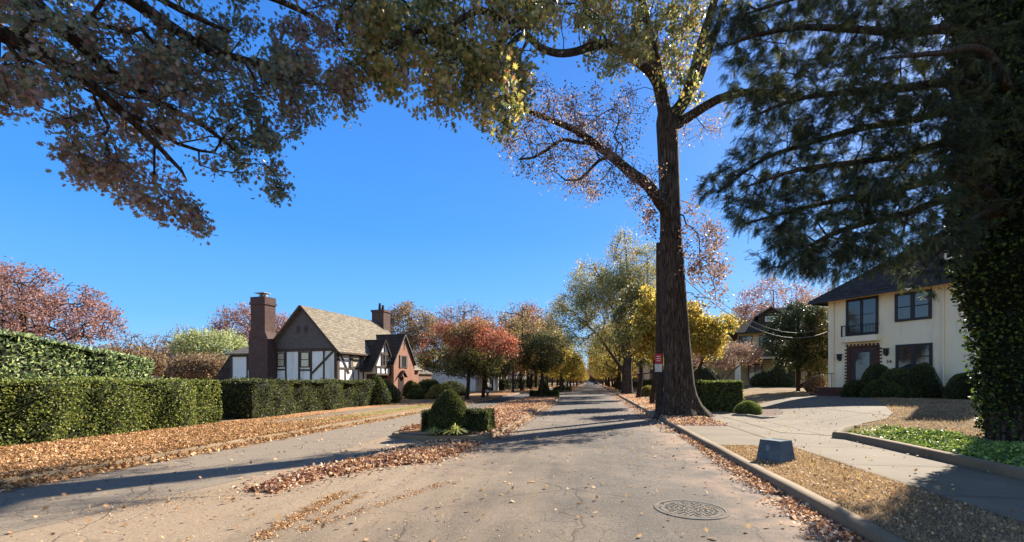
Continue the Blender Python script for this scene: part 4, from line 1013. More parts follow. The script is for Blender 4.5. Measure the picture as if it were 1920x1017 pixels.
TA = np.concatenate([pxblob(sk.r, *b) for b in [
    (50, 130, 85, 75, 6.2, 7.8, 80), (20, 190, 35, 30, 6.3, 7.2, 14), (230, 120, 150, 90, 7, 9.5, 190), (160, 240, 60, 35, 7, 8.2, 34), (300, 200, 120, 80, 7.5, 9.5, 150), (440, 110, 150, 90, 8, 10.5, 220), (560, 130, 90, 60, 9, 11, 90),
    (560, 200, 60, 50, 9, 10.5, 60), (470, 240, 80, 50, 8.5, 10, 66), (180, 300, 65, 48, 7.2, 8.5, 34), (260, 340, 90, 42, 7.6, 9, 55), (330, 400, 48, 32, 8, 9, 26), (372, 425, 16, 18, 8.2, 8.8, 8),
    (490, 300, 38, 45, 8.8, 10, 24), (515, 345, 22, 34, 9, 9.8, 13), (415, 310, 55, 30, 8.4, 9.5, 20), (645, 150, 30, 45, 9.8, 11.2, 22), (620, 40, 70, 60, 9.5, 11.2, 60), (670, 185, 20, 25, 10, 11, 8), (350, -70, 330, 70, 6.8, 10.5, 200), (100, 20, 110, 60, 6.4, 8.2, 80)]]) - OB
sk.grow(TA, 0.2, 0.35, 0.08, 0.6)
# the rest of the crown, up and round the trunk
TA2 = np.concatenate([ell(sk.r, (0, -1, 12.5), (5.5, 5, 4), 260), ell(sk.r, (-3, 0, 9.5), (4, 4.5, 2.5), 120)])
n1 = sk.n
sk.grow(TA2, 0.3, 0.6, 0.05, 0.6); sk.done(0.0055, 0.5)
for i in range(n1):
    if sk.fix[i] == 0: sk.rad[i] = min(sk.rad[i], 0.035)
V, Q = sk.mesh(0.0, 14); np_mesh('trunk', V, [Q], M['bark'], root, smooth=True)
fol_idx(sk, 0, n1, 27000, 0.092, 0.095, L['oak_dark'], root, 112, OAKLEAF, 'crown', 4, (0, 0, -0.5))
tag(fol_idx(sk, n1, sk.n, 9000, 0.2, 0.3, L['oak_dark'], root, 113, BROAD, 'crown', 4), 'upper crown above the street')
print('left oak', sk.n)

# ------------------------------------------------------------------ ivy-clad cedar at the right edge
OB = np.array((*c2w((1915 - 960) / F * 10.6, 10.6), 0.16))
root = empty('cedar_tree', tuple(OB), 0, 'dark cedar with an ivy-wrapped trunk and drooping feathery boughs shading the cream house', 'tree')
sk = Skel(121)
tk = sk.path([(0, 0, -0.1), (0, 0, 2), (0.05, 0, 5), (0, 0.1, 9), (0, 0, 13), (0, 0, 16)], 0, 0, rad=[0.62, 0.5, 0.42, 0.34, 0.2, 0.06], step=0.4, ok_from=2)
def limb3(z, pts, r0, r1): return sk.path([W(*q) for q in pts], r0, r1, sk.near(np.array((0, 0, z))), step=0.3, ok_from=0.12)
limb3(8.4, [(1800, 60, 10.2), (1700, 62, 9.8), (1600, 55, 9.4), (1500, 52, 9.0), (1420, 66, 8.8), (1350, 90, 8.6)], 0.12, 0.02)
limb3(7.2, [(1810, 160, 10.0), (1700, 165, 9.5), (1600, 172, 9.0), (1500, 185, 8.6), (1420, 215, 8.3)], 0.12, 0.02)
limb3(6.6, [(1800, 215, 10.4), (1700, 228, 10.1), (1620, 240, 9.4), (1520, 268, 9.0), (1430, 300, 8.7), (1345, 362, 8.5)], 0.11, 0.02)
limb3(6.0, [(1800, 270, 9.9), (1700, 290, 9.4), (1600, 305, 8.6), (1500, 318, 8.2), (1400, 350, 8.0)], 0.11, 0.02)
limb3(5.4, [(1800, 335, 9.8), (1700, 352, 9.2), (1600, 370, 8.8), (1500, 392, 8.4), (1400, 420, 8.1)], 0.10, 0.02)
limb3(4.9, [(1800, 375, 9.4), (1700, 400, 8.7), (1600, 425, 8.2), (1530, 455, 7.9), (1470, 500, 7.7)], 0.10, 0.02)
limb3(9.6, [(1800, -60, 10.2), (1700, -50, 9.8), (1580, -30, 9.3), (1480, 0, 9), (1390, 30, 8.8)], 0.11, 0.02)
limb3(10.5, [(1780, -160, 10), (1640, -120, 9.4), (1500, -70, 9), (1400, -30, 8.8)], 0.1, 0.02)
limb3(5.2, [(1840, 400, 9.6), (1780, 455, 9.2), (1735, 500, 9.0), (1712, 535, 8.9)], 0.07, 0.015)
limb3(7.8, [(1850, 100, 9.0), (1760, 100, 8.0), (1650, 110, 7.2)], 0.1, 0.02)
TA = np.concatenate([pxblob(sk.r, *b) for b in [
    (1560, 40, 210, 75, 8.3, 10.5, 330), (1540, 160, 160, 70, 8, 10.3, 190), (1480, 200, 130, 60, 8, 9.8, 110), (1680, 130, 150, 90, 8.3, 11, 250), (1750, 250, 120, 100, 8.2, 10.2, 320), (1600, 270, 140, 60, 8.0, 9.6, 170),
    (1450, 290, 90, 50, 7.8, 9.2, 80), (1370, 350, 60, 40, 7.9, 9.0, 50), (1580, 360, 150, 50, 7.6, 9.3, 190), (1450, 400, 85, 45, 7.5, 8.8, 95), (1700, 370, 110, 60, 7.8, 9.6, 190), (1560, 440, 130, 50, 7.3, 8.8, 150),
    (1490, 480, 75, 35, 7.2, 8.3, 60), (1720, 515, 50, 40, 8.6, 9.4, 30), (1640, 462, 95, 38, 7.2, 8.4, 90), (1560, 500, 60, 26, 7.2, 8.0, 34), (1740, 440, 70, 40, 7.8, 9.0, 50), (1790, 450, 50, 50, 8.6, 9.6, 40), (2060, 400, 130, 150, 7.6, 9.6, 260), (2120, 200, 150, 150, 8, 10.5, 160), (1380, 60, 60, 60, 8.4, 9.6, 60), (1860, 60, 90, 130, 8.5, 12, 200), (1860, 250, 80, 110, 9, 12, 160), (1860, 380, 70, 70, 9.3, 12, 90), (1420, 130, 60, 60, 8.2, 9.5, 40)]]) - OB
sk.grow(TA, 0.12, 0.28, 0.06, 0.5, sag=0.06)
n1 = sk.n
sk.ok[tk[20:]] = True
TA2 = np.concatenate([ell(sk.r, (3.6, 0.3, 9), (3.4, 3.6, 3.8), 180), ell(sk.r, (0.5, 0.5, 13), (3, 3, 3.5), 120)])
sk.grow(TA2, 0.3, 0.5, 0.05, 0.4, sag=0.05); sk.done(0.0045, 0.5)
for i in range(n1):
    if sk.fix[i] == 0: sk.rad[i] = min(sk.rad[i], 0.03)
V, Q = sk.mesh(0.0, 14); np_mesh('trunk', V, [Q], M['bark'], root, smooth=True)
# needle sprays: each is a drooping twiglet with rows of needles
_sv = []; _sf = []
for j in range(7):
    t = j / 6; 
    for sgn in (-1, 1):
        b = len(_sv); y_ = t * 0.85; L_ = 0.36 * (1 - 0.45 * t)
        _sv += [(0, y_ - 0.035, 0), (0, y_ + 0.035, 0), (sgn * L_ * 0.75, y_ + L_ * 0.75, -0.06 * (1 + t)), ]; _sf.append((b, b+1, b+2))
b = len(_sv); _sv += [(-0.02, 0, 0), (0.02, 0, 0), (0, 1.12, -0.05)]; _sf.append((b, b+1, b+2))
SPRAY = (np.array(_sv), np.array(_sf))
r = np.random.default_rng(122)
def sprays(lo, hi, n_, size, sig, name, seed, keep=None):
    a = np.arange(lo, hi); a = a[(sk.tips[a] <= 5) & (sk.fix[a] < 0.03)]; i = r.choice(a, n_)
    d = unit(sk.p[i] - sk.p[np.maximum(sk.par[i], 0)])
    C = sk.p[i] + r.normal(size=(n_, 3)) * sig
    V, Fc, rn = leaves(C, size * (0.6 + 0.8 * r.random(n_)), SPRAY, r, d * 1.0 + np.array((-0.25, -0.1, -0.65)), (0, 0, 0.8), 0.45)
    return np_mesh(name, V, [Fc], L['cedar'], root, rnd=rn)
sprays(0, n1, 54000, 0.15, 0.04, 'crown', 1)
tag(sprays(n1, sk.n, 14000, 0.30, 0.2, 'crown', 2), 'upper and outer boughs')
# ivy sleeve round the trunk
def ivr(z, a): return (0.50 + 0.62 * np.clip(z / 6.2, 0, 1) ** 0.9) * (1 + 0.24 * wob(np.column_stack([np.cos(a) * 1.3, np.sin(a) * 1.3, z * 0.9]), 2.6, 8) + 0.06 * wob(np.column_stack([np.cos(a) * 3, np.sin(a) * 3, z * 3]), 2.0, 18))
n_ = 46000; z = r.random(n_) ** 0.9 * 11.5 + 0.05; a = r.random(n_) * 6.2832; rr_ = ivr(z, a) + 0.22 * r.random(n_) ** 3
C = np.column_stack([rr_ * np.cos(a), rr_ * np.sin(a), z + 0.12]); nn = np.column_stack([np.cos(a), np.sin(a), np.zeros(n_)])
V, Fc, rn = leaves(C, 0.065 * (0.5 + 1.0 * r.random(n_)), BROAD, r, nn * 0.5 + np.array((0, 0, -0.6)), nn * 0.7 + np.array((0, 0, 0.2)), 1.0)
np_mesh('ivy', V, [Fc], L['ivy'], root, rnd=rn)
zz, aa = np.meshgrid(np.linspace(0.4, 11.5, 40), np.linspace(0, 6.2832, 25)[:-1]); zf, af = zz.T.ravel(), aa.T.ravel(); q = ivr(zf, af) - 0.10
g = np.column_stack([q * np.cos(af), q * np.sin(af), zf]); k = 24; i = np.arange(k)
Q = np.concatenate([np.stack([rr2*k+i, rr2*k+(i+1) % k, (rr2+1)*k+(i+1) % k, (rr2+1)*k+i], 1) for rr2 in range(39)])
np_mesh('ivy_core', g, [Q], M['dark_core'], root, smooth=True)  # solid sleeve under the ivy, its shade put into the dark colour
print('cedar', sk.n)

# ------------------------------------------------------------------ half-timbered house on the left
def win(parent, x0, x1, z0, z1, y, frame, glass, nv=1, nh=1, fw=0.07, proud=0.05, mull=0.035, sill=None, axis='x', name='window'):
    """window standing proud of a wall in the local plane y=const (axis x) or x=const (axis y); outward is negative"""
    fr = MB()
    def bx(b, a0, a1, p0, p1, c0, c1):
        if axis == 'x': b.box(a0, a1, p0, p1, c0, c1)
        else: b.box(p0, p1, a0, a1, c0, c1)
    o = y - proud
    bx(fr, x0, x0 + fw, o, y + .02, z0, z1); bx(fr, x1 - fw, x1, o, y + .02, z0, z1)
    bx(fr, x0 + fw, x1 - fw, o, y + .02, z0, z0 + fw); bx(fr, x0 + fw, x1 - fw, o, y + .02, z1 - fw, z1)
    for i in range(1, nv):
        c = x0 + (x1 - x0) * i / nv; bx(fr, c - mull, c + mull, o + .008, y + .015, z0 + fw, z1 - fw)
    for i in range(1, nh):
        c = z0 + (z1 - z0) * i / nh; bx(fr, x0 + fw, x1 - fw, o + .014, y + .012, c - mull * .7, c + mull * .7)
    f = fr.build(name, frame, parent)
    g = MB(); bx(g, x0 + fw * .5, x1 - fw * .5, o + .028, y + .008, z0 + fw * .5, z1 - fw * .5); g.build('pane', glass, f)
    if sill:
        s_ = MB(); bx(s_, x0 - .08, x1 + .08, y - .14, y + .01, z0 - .08, z0 - .002); s_.build('sill', sill, f)
    return f
HA = math.atan2(.993, .115)
hc = c2w(-.3814 * 34, 34)
T = empty('half_timbered_house', (hc[0], hc[1], 0.1), HA, 'half-timbered house with steep tan roof, tall brick chimney and brick entrance gable behind the hedge', 'house')
HW, EZ, RZ_, HL = 3.05, 4.0, 7.2, 10.4
b = MB(); b.prism([(0, 0), (2*HW, 0), (2*HW, EZ), (0, EZ)], 'x', 0, HL)
b.build('wall', M['white_stucco'], T)
b = MB(); b.prism([(0, EZ + .002), (2*HW, EZ + .002), (HW, RZ_ - .1)], 'x', -0.06, HL + .06); tag(b.build('gable', M['gable_shingle'], T), 'dark shingled upper gable')
sl_ = (RZ_ - EZ) / HW
ov = 0.35
b = MB()
b.roofpoly([(-.3, -ov, EZ - ov * sl_ + .05), (HL + .3, -ov, EZ - ov * sl_ + .05), (HL + .3, HW, RZ_ + .05), (-.3, HW, RZ_ + .05)], 0.14)
b.roofpoly([(-.3, 2*HW + ov, EZ - ov * sl_ + .05), (HL + .3, 2*HW + ov, EZ - ov * sl_ + .05), (HL + .3, HW + .002, RZ_ + .05), (-.3, HW + .002, RZ_ + .05)], 0.14)
roof = b.build('roof', M['shingle_tan'], T)
# barge boards, gutter
b = MB(); b.beam((-.33, -ov, EZ - ov * sl_ - .02), (-.33, HW, RZ_ - .02), .06, .18); b.beam((-.34, 2*HW + ov, EZ - ov*sl_ - .02), (-.34, HW, RZ_ - .02), .06, .18)
b.beam((-.3, -ov - .06, EZ - ov * sl_ - .02), (HL + .3, -ov - .06, EZ - ov * sl_ - .02), .1, .12)
b.build('roof_trim', M['timber'], T)
# timbers of the gable end (plane x = 0)
b = MB(); t = 0.13
def tv(y, z0=0.0, z1=EZ, w_=t): b.box(-.045, .02, y - w_/2, y + w_/2, z0, z1)
def th(z, y0, y1, w_=t): b.box(-.052, .02, y0, y1, z - w_/2, z + w_/2)
tv(.10, w_=.26); tv(1.15); tv(2.30, w_=.17); tv(3.38, w_=.17); tv(4.62, w_=.14); tv(5.5)
th(EZ - .12, .23, 6.1, .24); th(2.35, 2.4, 3.3, .13); th(2.4, 4.69, 5.43)
b.beam((-.03, 2.2, 2.1), (-.03, .25, 3.8), .07, .14)
tim = b.build('timber_framing', M['timber'], T)
win(T, 4.70, 5.42, 2.6, 3.72, -.02, M['timber'], M['blind'], 1, 2, .08, axis='y')
win(T, 2.42, 3.26, 2.55, 3.74, -.02, M['timber'], M['blind'], 1, 2, .08, axis='y')
b = MB(); b.box(-.1, -.05, 2.6, 2.85, 5.2, 5.7); b.build('vent', M['timber'], T); b = MB(); b.box(-.1, -.05, 3.3, 3.55, 5.2, 5.7); b.build('vent', M['timber'], T)
# facade (plane y = 0)
b = MB()
def fv(x, z0=0.0, z1=EZ - .14, w_=t): b.box(x - w_/2, x + w_/2, -.045, .02, z0, z1)
fv(.13, w_=.26); fv(3.25); fv(1.55, z0=2.6); fv(2.95, z0=2.6, w_=.10)
b.box(.26, 3.8, -.052, .02, 2.42, 2.56); b.box(.26, 3.8, -.058, .02, EZ - .5, EZ - .36)
b.beam((.4, -.03, 3.5), (1.4, -.03, 2.1), .07, .12); fv(.95, 0, 2.42, .1); fv(1.9, 0, 2.42, .1); fv(2.6, 0, 2.42, .1)
b.build('timber_framing', M['timber'], T)
win(T, 1.75, 2.75, 2.58, 3.66, -.02, M['timber'], M['blind'], 1, 2, .08)
b = MB(); b.box(1.5, 1.74, -.1, -.03, 2.55, 3.7); b.build('shutter', M['shutter'], T); b = MB(); b.box(2.76, 3.0, -.1, -.03, 2.55, 3.7); b.build('shutter', M['shutter'], T)
# big chimney on the gable end
b = MB(); b.box(-.95, -.055, 5.45, 7.25, 0, 4.7); b.prism([(5.45, 4.7), (7.25, 4.7), (7.12, 5.3), (5.72, 5.3)], 'x', -.93, .1); b.box(-.9, .15, 5.75, 7.1, 5.3, 7.35)
b.box(-.97, .22, 5.68, 7.17, 7.35, 7.55); b.box(-.92, .17, 5.73, 7.12, 7.55, 7.95); 
ch = b.build('chimney', M['brick_mid'], T)
b = MB(); b.lathe([(.14, 7.95), (.16, 8.0), (.13, 8.2), (.15, 8.25)], 12, (-.4, 6.2)); b.lathe([(.14, 7.95), (.16, 8.0), (.13, 8.22), (.15, 8.27)], 12, (-.3, 6.7)); b.box(-.75, 0, 6.0, 6.95, 8.27, 8.31)
b.build('chimney_pot', M['metal_grey'], ch)
# left wing
b = MB(); b.box(.0, 5.0, 6.101, 10.0, 0, 3.72); b.build('wall', M['white_stucco'], T)
b = MB(); b.box(-.05, .02, 9.86, 10.04, 0, 3.6); b.box(-.05, .02, 8.32, 8.42, 0, 3.45); b.box(-.05, .02, 7.26, 7.38, 0, 3.45); b.box(-.055, .02, 7.26, 10.04, 3.45, 3.74); b.build('timber_framing', M['timber'], T)
win(T, 7.42, 8.28, 2.36, 3.44, -.02, M['timber'], M['blind'], 1, 2, .08, axis='y')
b = MB(); b.roofpoly([(-.35, 6.12, 3.7), (-.35, 10.3, 3.7), (2.2, 9.6, 4.7), (2.2, 6.12, 4.7)], .12); b.build('roof', M['shingle_grey'], T)
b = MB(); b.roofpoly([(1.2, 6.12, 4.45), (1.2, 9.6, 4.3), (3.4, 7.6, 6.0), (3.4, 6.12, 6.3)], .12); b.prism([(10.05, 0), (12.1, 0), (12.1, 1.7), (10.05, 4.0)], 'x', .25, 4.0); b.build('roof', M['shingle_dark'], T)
# white projecting gable with catslide roof
GF = -1.0
b = MB(); b.prism([(3.55, 2.1), (5.72, 2.1), (5.72, 3.75), (4.8, 4.85), (3.55, 2.95)], 'y', GF, 1.2); b.build('wall', M['white_stucco'], T)
b = MB(); b.prism([(3.7, 0), (5.72, 0), (5.72, 2.1), (3.7, 2.1)], 'y', GF + .35, .0); b.build('wall', M['brick_dark'], T)
def gable_roof(xa, zl, xl, zr, xr, za, y0, y1, m, th_=.10, name='roof'):
    bb = MB(); bb.roofpoly([(xl, y0, zl), (xl, y1, zl), (xa, y1, za), (xa, y0, za)], th_); bb.roofpoly([(xr, y0, zr), (xr, y1, zr), (xa + .002, y1, za), (xa + .002, y0, za)], th_)
    return bb.build(name, m, T)
gable_roof(4.8, 2.3, 2.75, 3.55, 5.73, 5.0, GF - .15, 2.2, M['shingle_dark'])  # shade of the slope turned from the sun put into darker shingles
b = MB(); y_ = GF - .03
b.beam((4.78, y_, 4.85), (3.45, y_, 2.75), .08, .10); b.beam((4.82, y_, 4.85), (5.7, y_, 3.6), .08, .10); b.beam((4.8, y_, 2.6), (4.8, y_, 4.8), .08, .10)
b.box(3.5, 5.74, GF - .06, GF + .02, 2.62, 2.76); b.box(3.5, 5.74, GF - .065, GF + .02, 2.0, 2.16); b.box(4.15, 5.5, GF - .058, GF + .02, 3.78, 3.90)
for x in (3.62, 4.25, 4.95, 5.65): b.box(x - .05, x + .05, GF - .05, GF + .02, 2.16, 2.62)
b.build('timber_framing', M['timber'], T)
win(T, 4.3, 5.5, 2.76, 3.77, GF - .02, M['timber'], M['glass'], 2, 2, .08)
# brick entrance gable
BF = -1.3
b = MB(); b.prism([(5.74, 0), (9.34, 0), (9.34, 3.25), (7.5, 5.55), (5.74, 3.25)], 'y', BF, 1.5); b.build('wall', M['brick'], T)
gable_roof(7.5, 3.0, 5.55, 3.0, 9.52, 5.72, BF - .12, 3.0, M['shingle_dark'])  # darker shingles again carry the shade of the slope
b = MB(); y_ = BF - .14; b.beam((7.48, y_, 5.62), (5.55, y_, 3.0), .05, .10); b.beam((7.52, y_, 5.62), (9.5, y_, 3.0), .05, .10); b.build('roof_trim', M['shingle_grey'], T)
win(T, 6.95, 7.75, 2.7, 3.75, BF - .01, M['timber'], M['glass'], 2, 1, .07)
b = MB(); b.box(6.68, 6.93, BF - .07, BF, 2.68, 3.78); b.build('shutter', M['shutter'], T); b = MB(); b.box(7.77, 8.02, BF - .07, BF, 2.68, 3.78); b.build('shutter', M['shutter'], T)
b = MB(); b.box(7.45, 7.55, BF - .03, BF + .01, 4.3, 5.0); b.build('slit', M['timber'], T)
b = MB(); b.prism([(6.5, 0), (7.4, 0), (7.4, 1.75), (6.95, 2.1), (6.5, 1.75)], 'y', BF - .03, BF + .01); b.build('door', M['door'], T)
b = MB(); b.beam((6.4, BF - .2, 1.85), (6.96, BF - .2, 2.42), .3, .06); b.beam((7.5, BF - .2, 1.85), (6.94, BF - .2, 2.42), .3, .06); b.build('door_hood', M['timber'], T)
# right wing with dormer, then a low brick wing
b = MB(); b.box(9.341, 13.0, .2, 5.5, 0, 2.7); b.build('wall', M['brick'], T)
b = MB(); b.roofpoly([(9.35, -.15, 2.6), (13.2, -.15, 2.6), (12.6, 3.0, 4.9), (9.35, 3.0, 4.9)], .12); b.build('roof', M['shingle_tan'], T)
b = MB(); b.prism([(10.5, 2.9), (11.7, 2.9), (11.7, 3.8), (11.1, 4.3), (10.5, 3.8)], 'y', .3, 2.4); do = b.build('dormer', M['cream_stucco'], T)
win(do, 10.75, 11.45, 3.0, 3.75, .29, M['trim_white'], M['glass'], 2, 1, .06)
b = MB(); b.box(13.0, 17.5, 1.0, 5.0, 0, 2.3); b.build('wall', M['brick_tan'], T)
b = MB(); b.roofpoly([(12.9, .8, 2.3), (17.7, .8, 2.3), (17.7, 3.0, 3.2), (12.9, 3.0, 3.2)], .1); b.build('roof', M['shingle_grey'], T)
for x in (9.9, 11.2): win(T, x, x + .8, 0.6, 1.9, .19, M['trim_white'], M['glass'], 2, 2, .06)
b = MB(); b.box(9.9, 11.1, 2.3, 3.6, 4.0, 8.2); b.box(9.83, 11.17, 2.23, 3.67, 8.2, 8.4); c2 = b.build('chimney', M['brick_mid'], T)
b = MB(); b.lathe([(.13, 8.4), (.15, 8.5), (.11, 9.0), (.14, 9.05)], 12, (10.2, 2.9)); b.lathe([(.13, 8.4), (.15, 8.5), (.11, 8.9), (.14, 8.95)], 12, (10.75, 2.9)); b.build('chimney_pot', M['metal_dark'], c2)

# ------------------------------------------------------------------ cream house on the right
hx, hy = c2w(.6895 * 28.7, 28.7)
T = empty('cream_house', (hx, hy, 0.0), math.atan2(-.84, .54), 'two-storey cream painted house with black window frames and dark hip roof at the right', 'house')
LW, DP, ZE = 15.0, 9.5, 6.75
b = MB(); b.box(0, LW, 0, DP, 0.2, ZE); b.build('wall', M['cream_stucco'], T)
o_ = 0.75; rz2 = 10.9; hh = (DP / 2)
b = MB()
A_, B_, C_, D_ = (-o_, -o_, ZE - .1), (LW + o_, -o_, ZE - .1), (LW + o_, DP + o_, ZE - .1), (-o_, DP + o_, ZE - .1)
E_, G_ = (hh, hh, rz2), (LW - hh, hh, rz2)
for pl in ([A_, B_, G_, E_], [C_, D_, E_, G_], [D_, A_, E_], [B_, C_, G_]): b.roofpoly(pl, .14)
b.build('roof', M['shingle_dark'], T)
b = MB(); b.box(-o_, LW + o_, -o_ - .03, -o_ + .12, ZE - .28, ZE - .12); b.box(-o_ - .03, -o_ + .12, -o_ + .121, DP + o_, ZE - .28, ZE - .12); b.build('gutter', M['trim_black'], T)
b = MB(); b.box(-o_ + .12, LW + o_, -o_ + .12, -.002, ZE - .16, ZE - .13); b.build('soffit', M['cream_stucco'], T)
b = MB(); b.box(5.35, 6.6, .9, 2.0, ZE - .5, 9.95); b.box(5.28, 6.67, .83, 2.07, 9.95, 10.1); b.build('chimney', M['cream_stucco'], T)
# french window with balcony
f = win(T, 1.08, 2.80, 4.34, 6.50, 0, M['trim_black'], M['glass'], 2, 1, .12, .08, .08)
b = MB(); b.box(1.22, 1.88, -.045, -.03, 5.56, 6.36); b.box(2.02, 2.66, -.045, -.03, 5.56, 6.36); b.build('blind', M['blind_dim'], f)
b = MB(); b.box(1.3, 1.86, -.06, -.045, 5.5, 5.54); b.box(2.02, 2.58, -.06, -.045, 5.5, 5.54); b.build('glazing_bar', M['trim_black'], f)
b = MB(); b.box(.98, 2.92, -.42, 0, 3.92, 4.26); bal = b.build('balcony', M['cream_stucco'], T, bevel=.02)
b = MB()
for x in (1.02, 2.86): b.box(x - .025, x + .025, -.40, -.35, 4.26, 4.95)
for k in range(13): x = 1.09 + k * .145; b.box(x - .008, x + .008, -.385, -.368, 4.32, 4.9)
b.box(1.0, 2.9, -.395, -.358, 4.9, 4.93); b.box(1.0, 2.9, -.39, -.363, 4.3, 4.32)
for x in (1.02, 2.86): b.box(x - .012, x + .012, -.35, 0, 4.9, 4.92)
b.build('railing', M['metal_dark'], bal)
for (x0, x1, z0, z1) in [(3.62, 5.27, 4.88, 6.42), (3.66, 5.30, 2.25, 3.62), (8.6, 10.2, 4.88, 6.42), (8.6, 10.2, 2.25, 3.62)]:
    f = win(T, x0, x1, z0, z1, 0, M['trim_black'], M['glass'], 2, 1, .13, .07, .10)
    zc = (z0 + z1) / 2; b = MB(); b.box(x0 + .12, (x0+x1)/2 - .1, -.055, -.04, zc - .03, zc + .03); b.box((x0+x1)/2 + .1, x1 - .12, -.055, -.04, zc - .03, zc + .03); b.build('glazing_bar', M['trim_black'], f)
# door with brick quoin surround, steps
b = MB(); b.box(1.12, 1.32, -.05, .01, 1.25, 3.5); b.box(2.66, 2.86, -.05, .01, 1.25, 3.5); b.box(1.12, 2.86, -.052, .01, 3.5, 3.7)
for k in range(12):
    z = 1.35 + k * .19
    if k % 1 == 0: b.box(1.0, 1.12, -.045, .01, z, z + .09); b.box(2.86, 2.98, -.045, .01, z, z + .09)
for k in range(9): x = 1.08 + k * .205; b.box(x, x + .1, -.045, .01, 3.7, 3.81)
b.build('brick_surround', M['brick_dark'], T)
b = MB(); b.box(1.33, 2.65, -.03, .01, 1.27, 3.49); dr = b.build('door', M['door'], T)
b = MB(); b.box(1.62, 2.36, -.045, -.028, 1.6, 3.3); b.build('pane', M['glass'], dr)
b = MB(); b.tube([(2.52, -.07, 2.2), (2.52, -.07, 2.45)], .015, 6); b.build('handle', M['metal_grey'], dr)
for x, z in ((.72, 2.93), (3.22, 3.12)):
    b = MB(); b.box(x - .1, x + .1, -.2, -.02, z, z + .3); b.box(x - .13, x + .13, -.23, 0, z + .3, z + .34); b.box(x - .05, x + .05, -.14, 0, z - .08, z); b.build('wall_lantern', M['metal_dark'], T, bevel=.01)
b = MB(); b.box(.3, 3.7, -1.5, 0, .3, 1.24); b.box(.3, 3.7, -1.85, -1.501, .3, 1.06); b.box(.3, 3.7, -2.2, -1.851, .3, .90); b.build('front_steps', M['brick_dark'], T)
b = MB(); b.tube([(.4, -.1, 2.1), (.4, -1.4, 2.05), (.4, -2.1, 1.75)], .02, 6)
for y_, z in ((-.3, 1.24), (-1.4, 1.24), (-2.1, .9)): b.tube([(.4, y_, z), (.4, y_, z + .85)], .016, 6)
b.build('handrail', M['metal_dark'], T)
b = MB(); b.tube([(.35, -.07, .8), (.35, -.07, 6.4), (.35, -.5, 6.55)], .045, 8); b.build('downspout', M['cream_stucco'], T); b = MB(); b.tube([(5.75, -.06, .8), (5.75, -.06, 6.4), (5.75, -.5, 6.55)], .04, 8); b.build('downspout', M['cream_stucco'], T)
b = MB()
for k, (x, z, w_) in enumerate([(6.35, 5.05, .4), (6.35, 5.25, .55), (6.55, 4.87, .55), (6.75, 5.05, .5), (6.9, 5.25, .35), (6.75, 4.69, .3), (7.1, 4.87, .3)]): b.box(x, x + w_, -.03 - .002 * k, .01, z, z + .16)
b.build('brick_ornament', M['brick_dark'], T)
fc = bpy.data.curves.new('house_number', 'FONT'); fc.body = '34'; fc.size = .28; fc.extrude = .012; fc.align_x = 'CENTER'
fo = bpy.data.objects.new('tmp_number', fc); COL.objects.link(fo); bpy.context.view_layer.update()
me = bpy.data.meshes.new_from_object(fo); bpy.data.objects.remove(fo); me.materials.clear(); me.materials.append(M['metal_dark'])
hn = bpy.data.objects.new('house_number', me); COL.objects.link(hn); hn.parent = T; hn.location = (3.32, -.02, 2.62); hn.rotation_euler = (math.radians(90), 0, 0)
def hl(x, y):                                             # cream-house local -> world
    a = math.atan2(-.84, .54); return hx + x * math.cos(a) - y * math.sin(a), hy + x * math.sin(a) + y * math.cos(a)
for k, (x, y, rx, h_, lb) in enumerate([(3.5, -1.5, .95, 1.75, 'tall dark clipped bush beside the steps of the cream house'), (4.9, -2.1, 1.1, 1.45, 'broad rounded bush under the lower window of the cream house'),
        (5.4, -1.2, .9, 1.75, 'round bush against the wall right of the lower window'), (4.6, -3.1, 1.0, .95, 'low wide bush in front of the rounded bushes by the cream house'), (7.2, -1.6, .75, 1.2, 'small round bush by the plain wall right of the window'),
        (8.4, -1.6, .95, 1.5, 'rounded dark bush close to the ivy-wrapped trunk by the cream wall'), (9.8, -1.6, 1.0, 1.3, 'rounded bush half hidden behind the ivy-wrapped trunk'), (3.3, -2.9, .75, .9, 'low dark bush at the foot of the steps')]):
    X_, Y_ = hl(x, y); shrub('foundation_bush', (X_, Y_, gz(X_, Y_) - .03), rx, rx * .8, h_, 6500, .05, L['hedge_dark'], lb, group='bushes along the front of the cream house', seed=130 + k, lump=.2)

# ------------------------------------------------------------------ tan house further along on the right
tx, ty = c2w(.490 * 47, 47); gt = 1.05
T = empty('tan_house', (tx, ty, gt), -A + math.radians(-9), 'tan two-storey house with a deep porch and small roof dormer, half hidden by an evergreen', 'house')
b = MB(); b.box(0, 11.0, 1.8, 10, -.6, 5.7); b.build('wall', M['tan_stucco'], T)
b = MB(); e = .9; z = 5.6
for pl in ([(-e, 1.8 - e, z), (11 + e, 1.8 - e, z), (7.6, 5.9, 8.6), (3.6, 5.9, 8.6)], [(-e, 1.8 - e, z), (3.6, 5.9, 8.6), (-e, 10 + e, z)], [(11 + e, 1.8 - e, z), (11 + e, 10 + e, z), (7.6, 5.9, 8.6)], [(-e, 10 + e, z), (3.6, 5.9, 8.6), (7.6, 5.9, 8.6), (11 + e, 10 + e, z)]): b.roofpoly(pl, .16)
b.build('roof', M['shingle_dark'], T)
b = MB(); b.prism([(1.9, 6.6), (4.3, 6.6), (4.3, 7.5), (3.1, 8.15), (1.9, 7.5)], 'y', 2.6, 6.0); do = b.build('dormer', M['shingle_dark'], T)
b = MB(); b.roofpoly([(1.5, 2.2, 7.3), (1.5, 6.0, 7.3), (3.1, 6.0, 8.3), (3.1, 2.2, 8.3)], .1); b.roofpoly([(4.7, 2.2, 7.3), (4.7, 6.0, 7.3), (3.102, 6.0, 8.3), (3.102, 2.2, 8.3)], .1); b.build('dormer_roof', M['shingle_grey'], do)
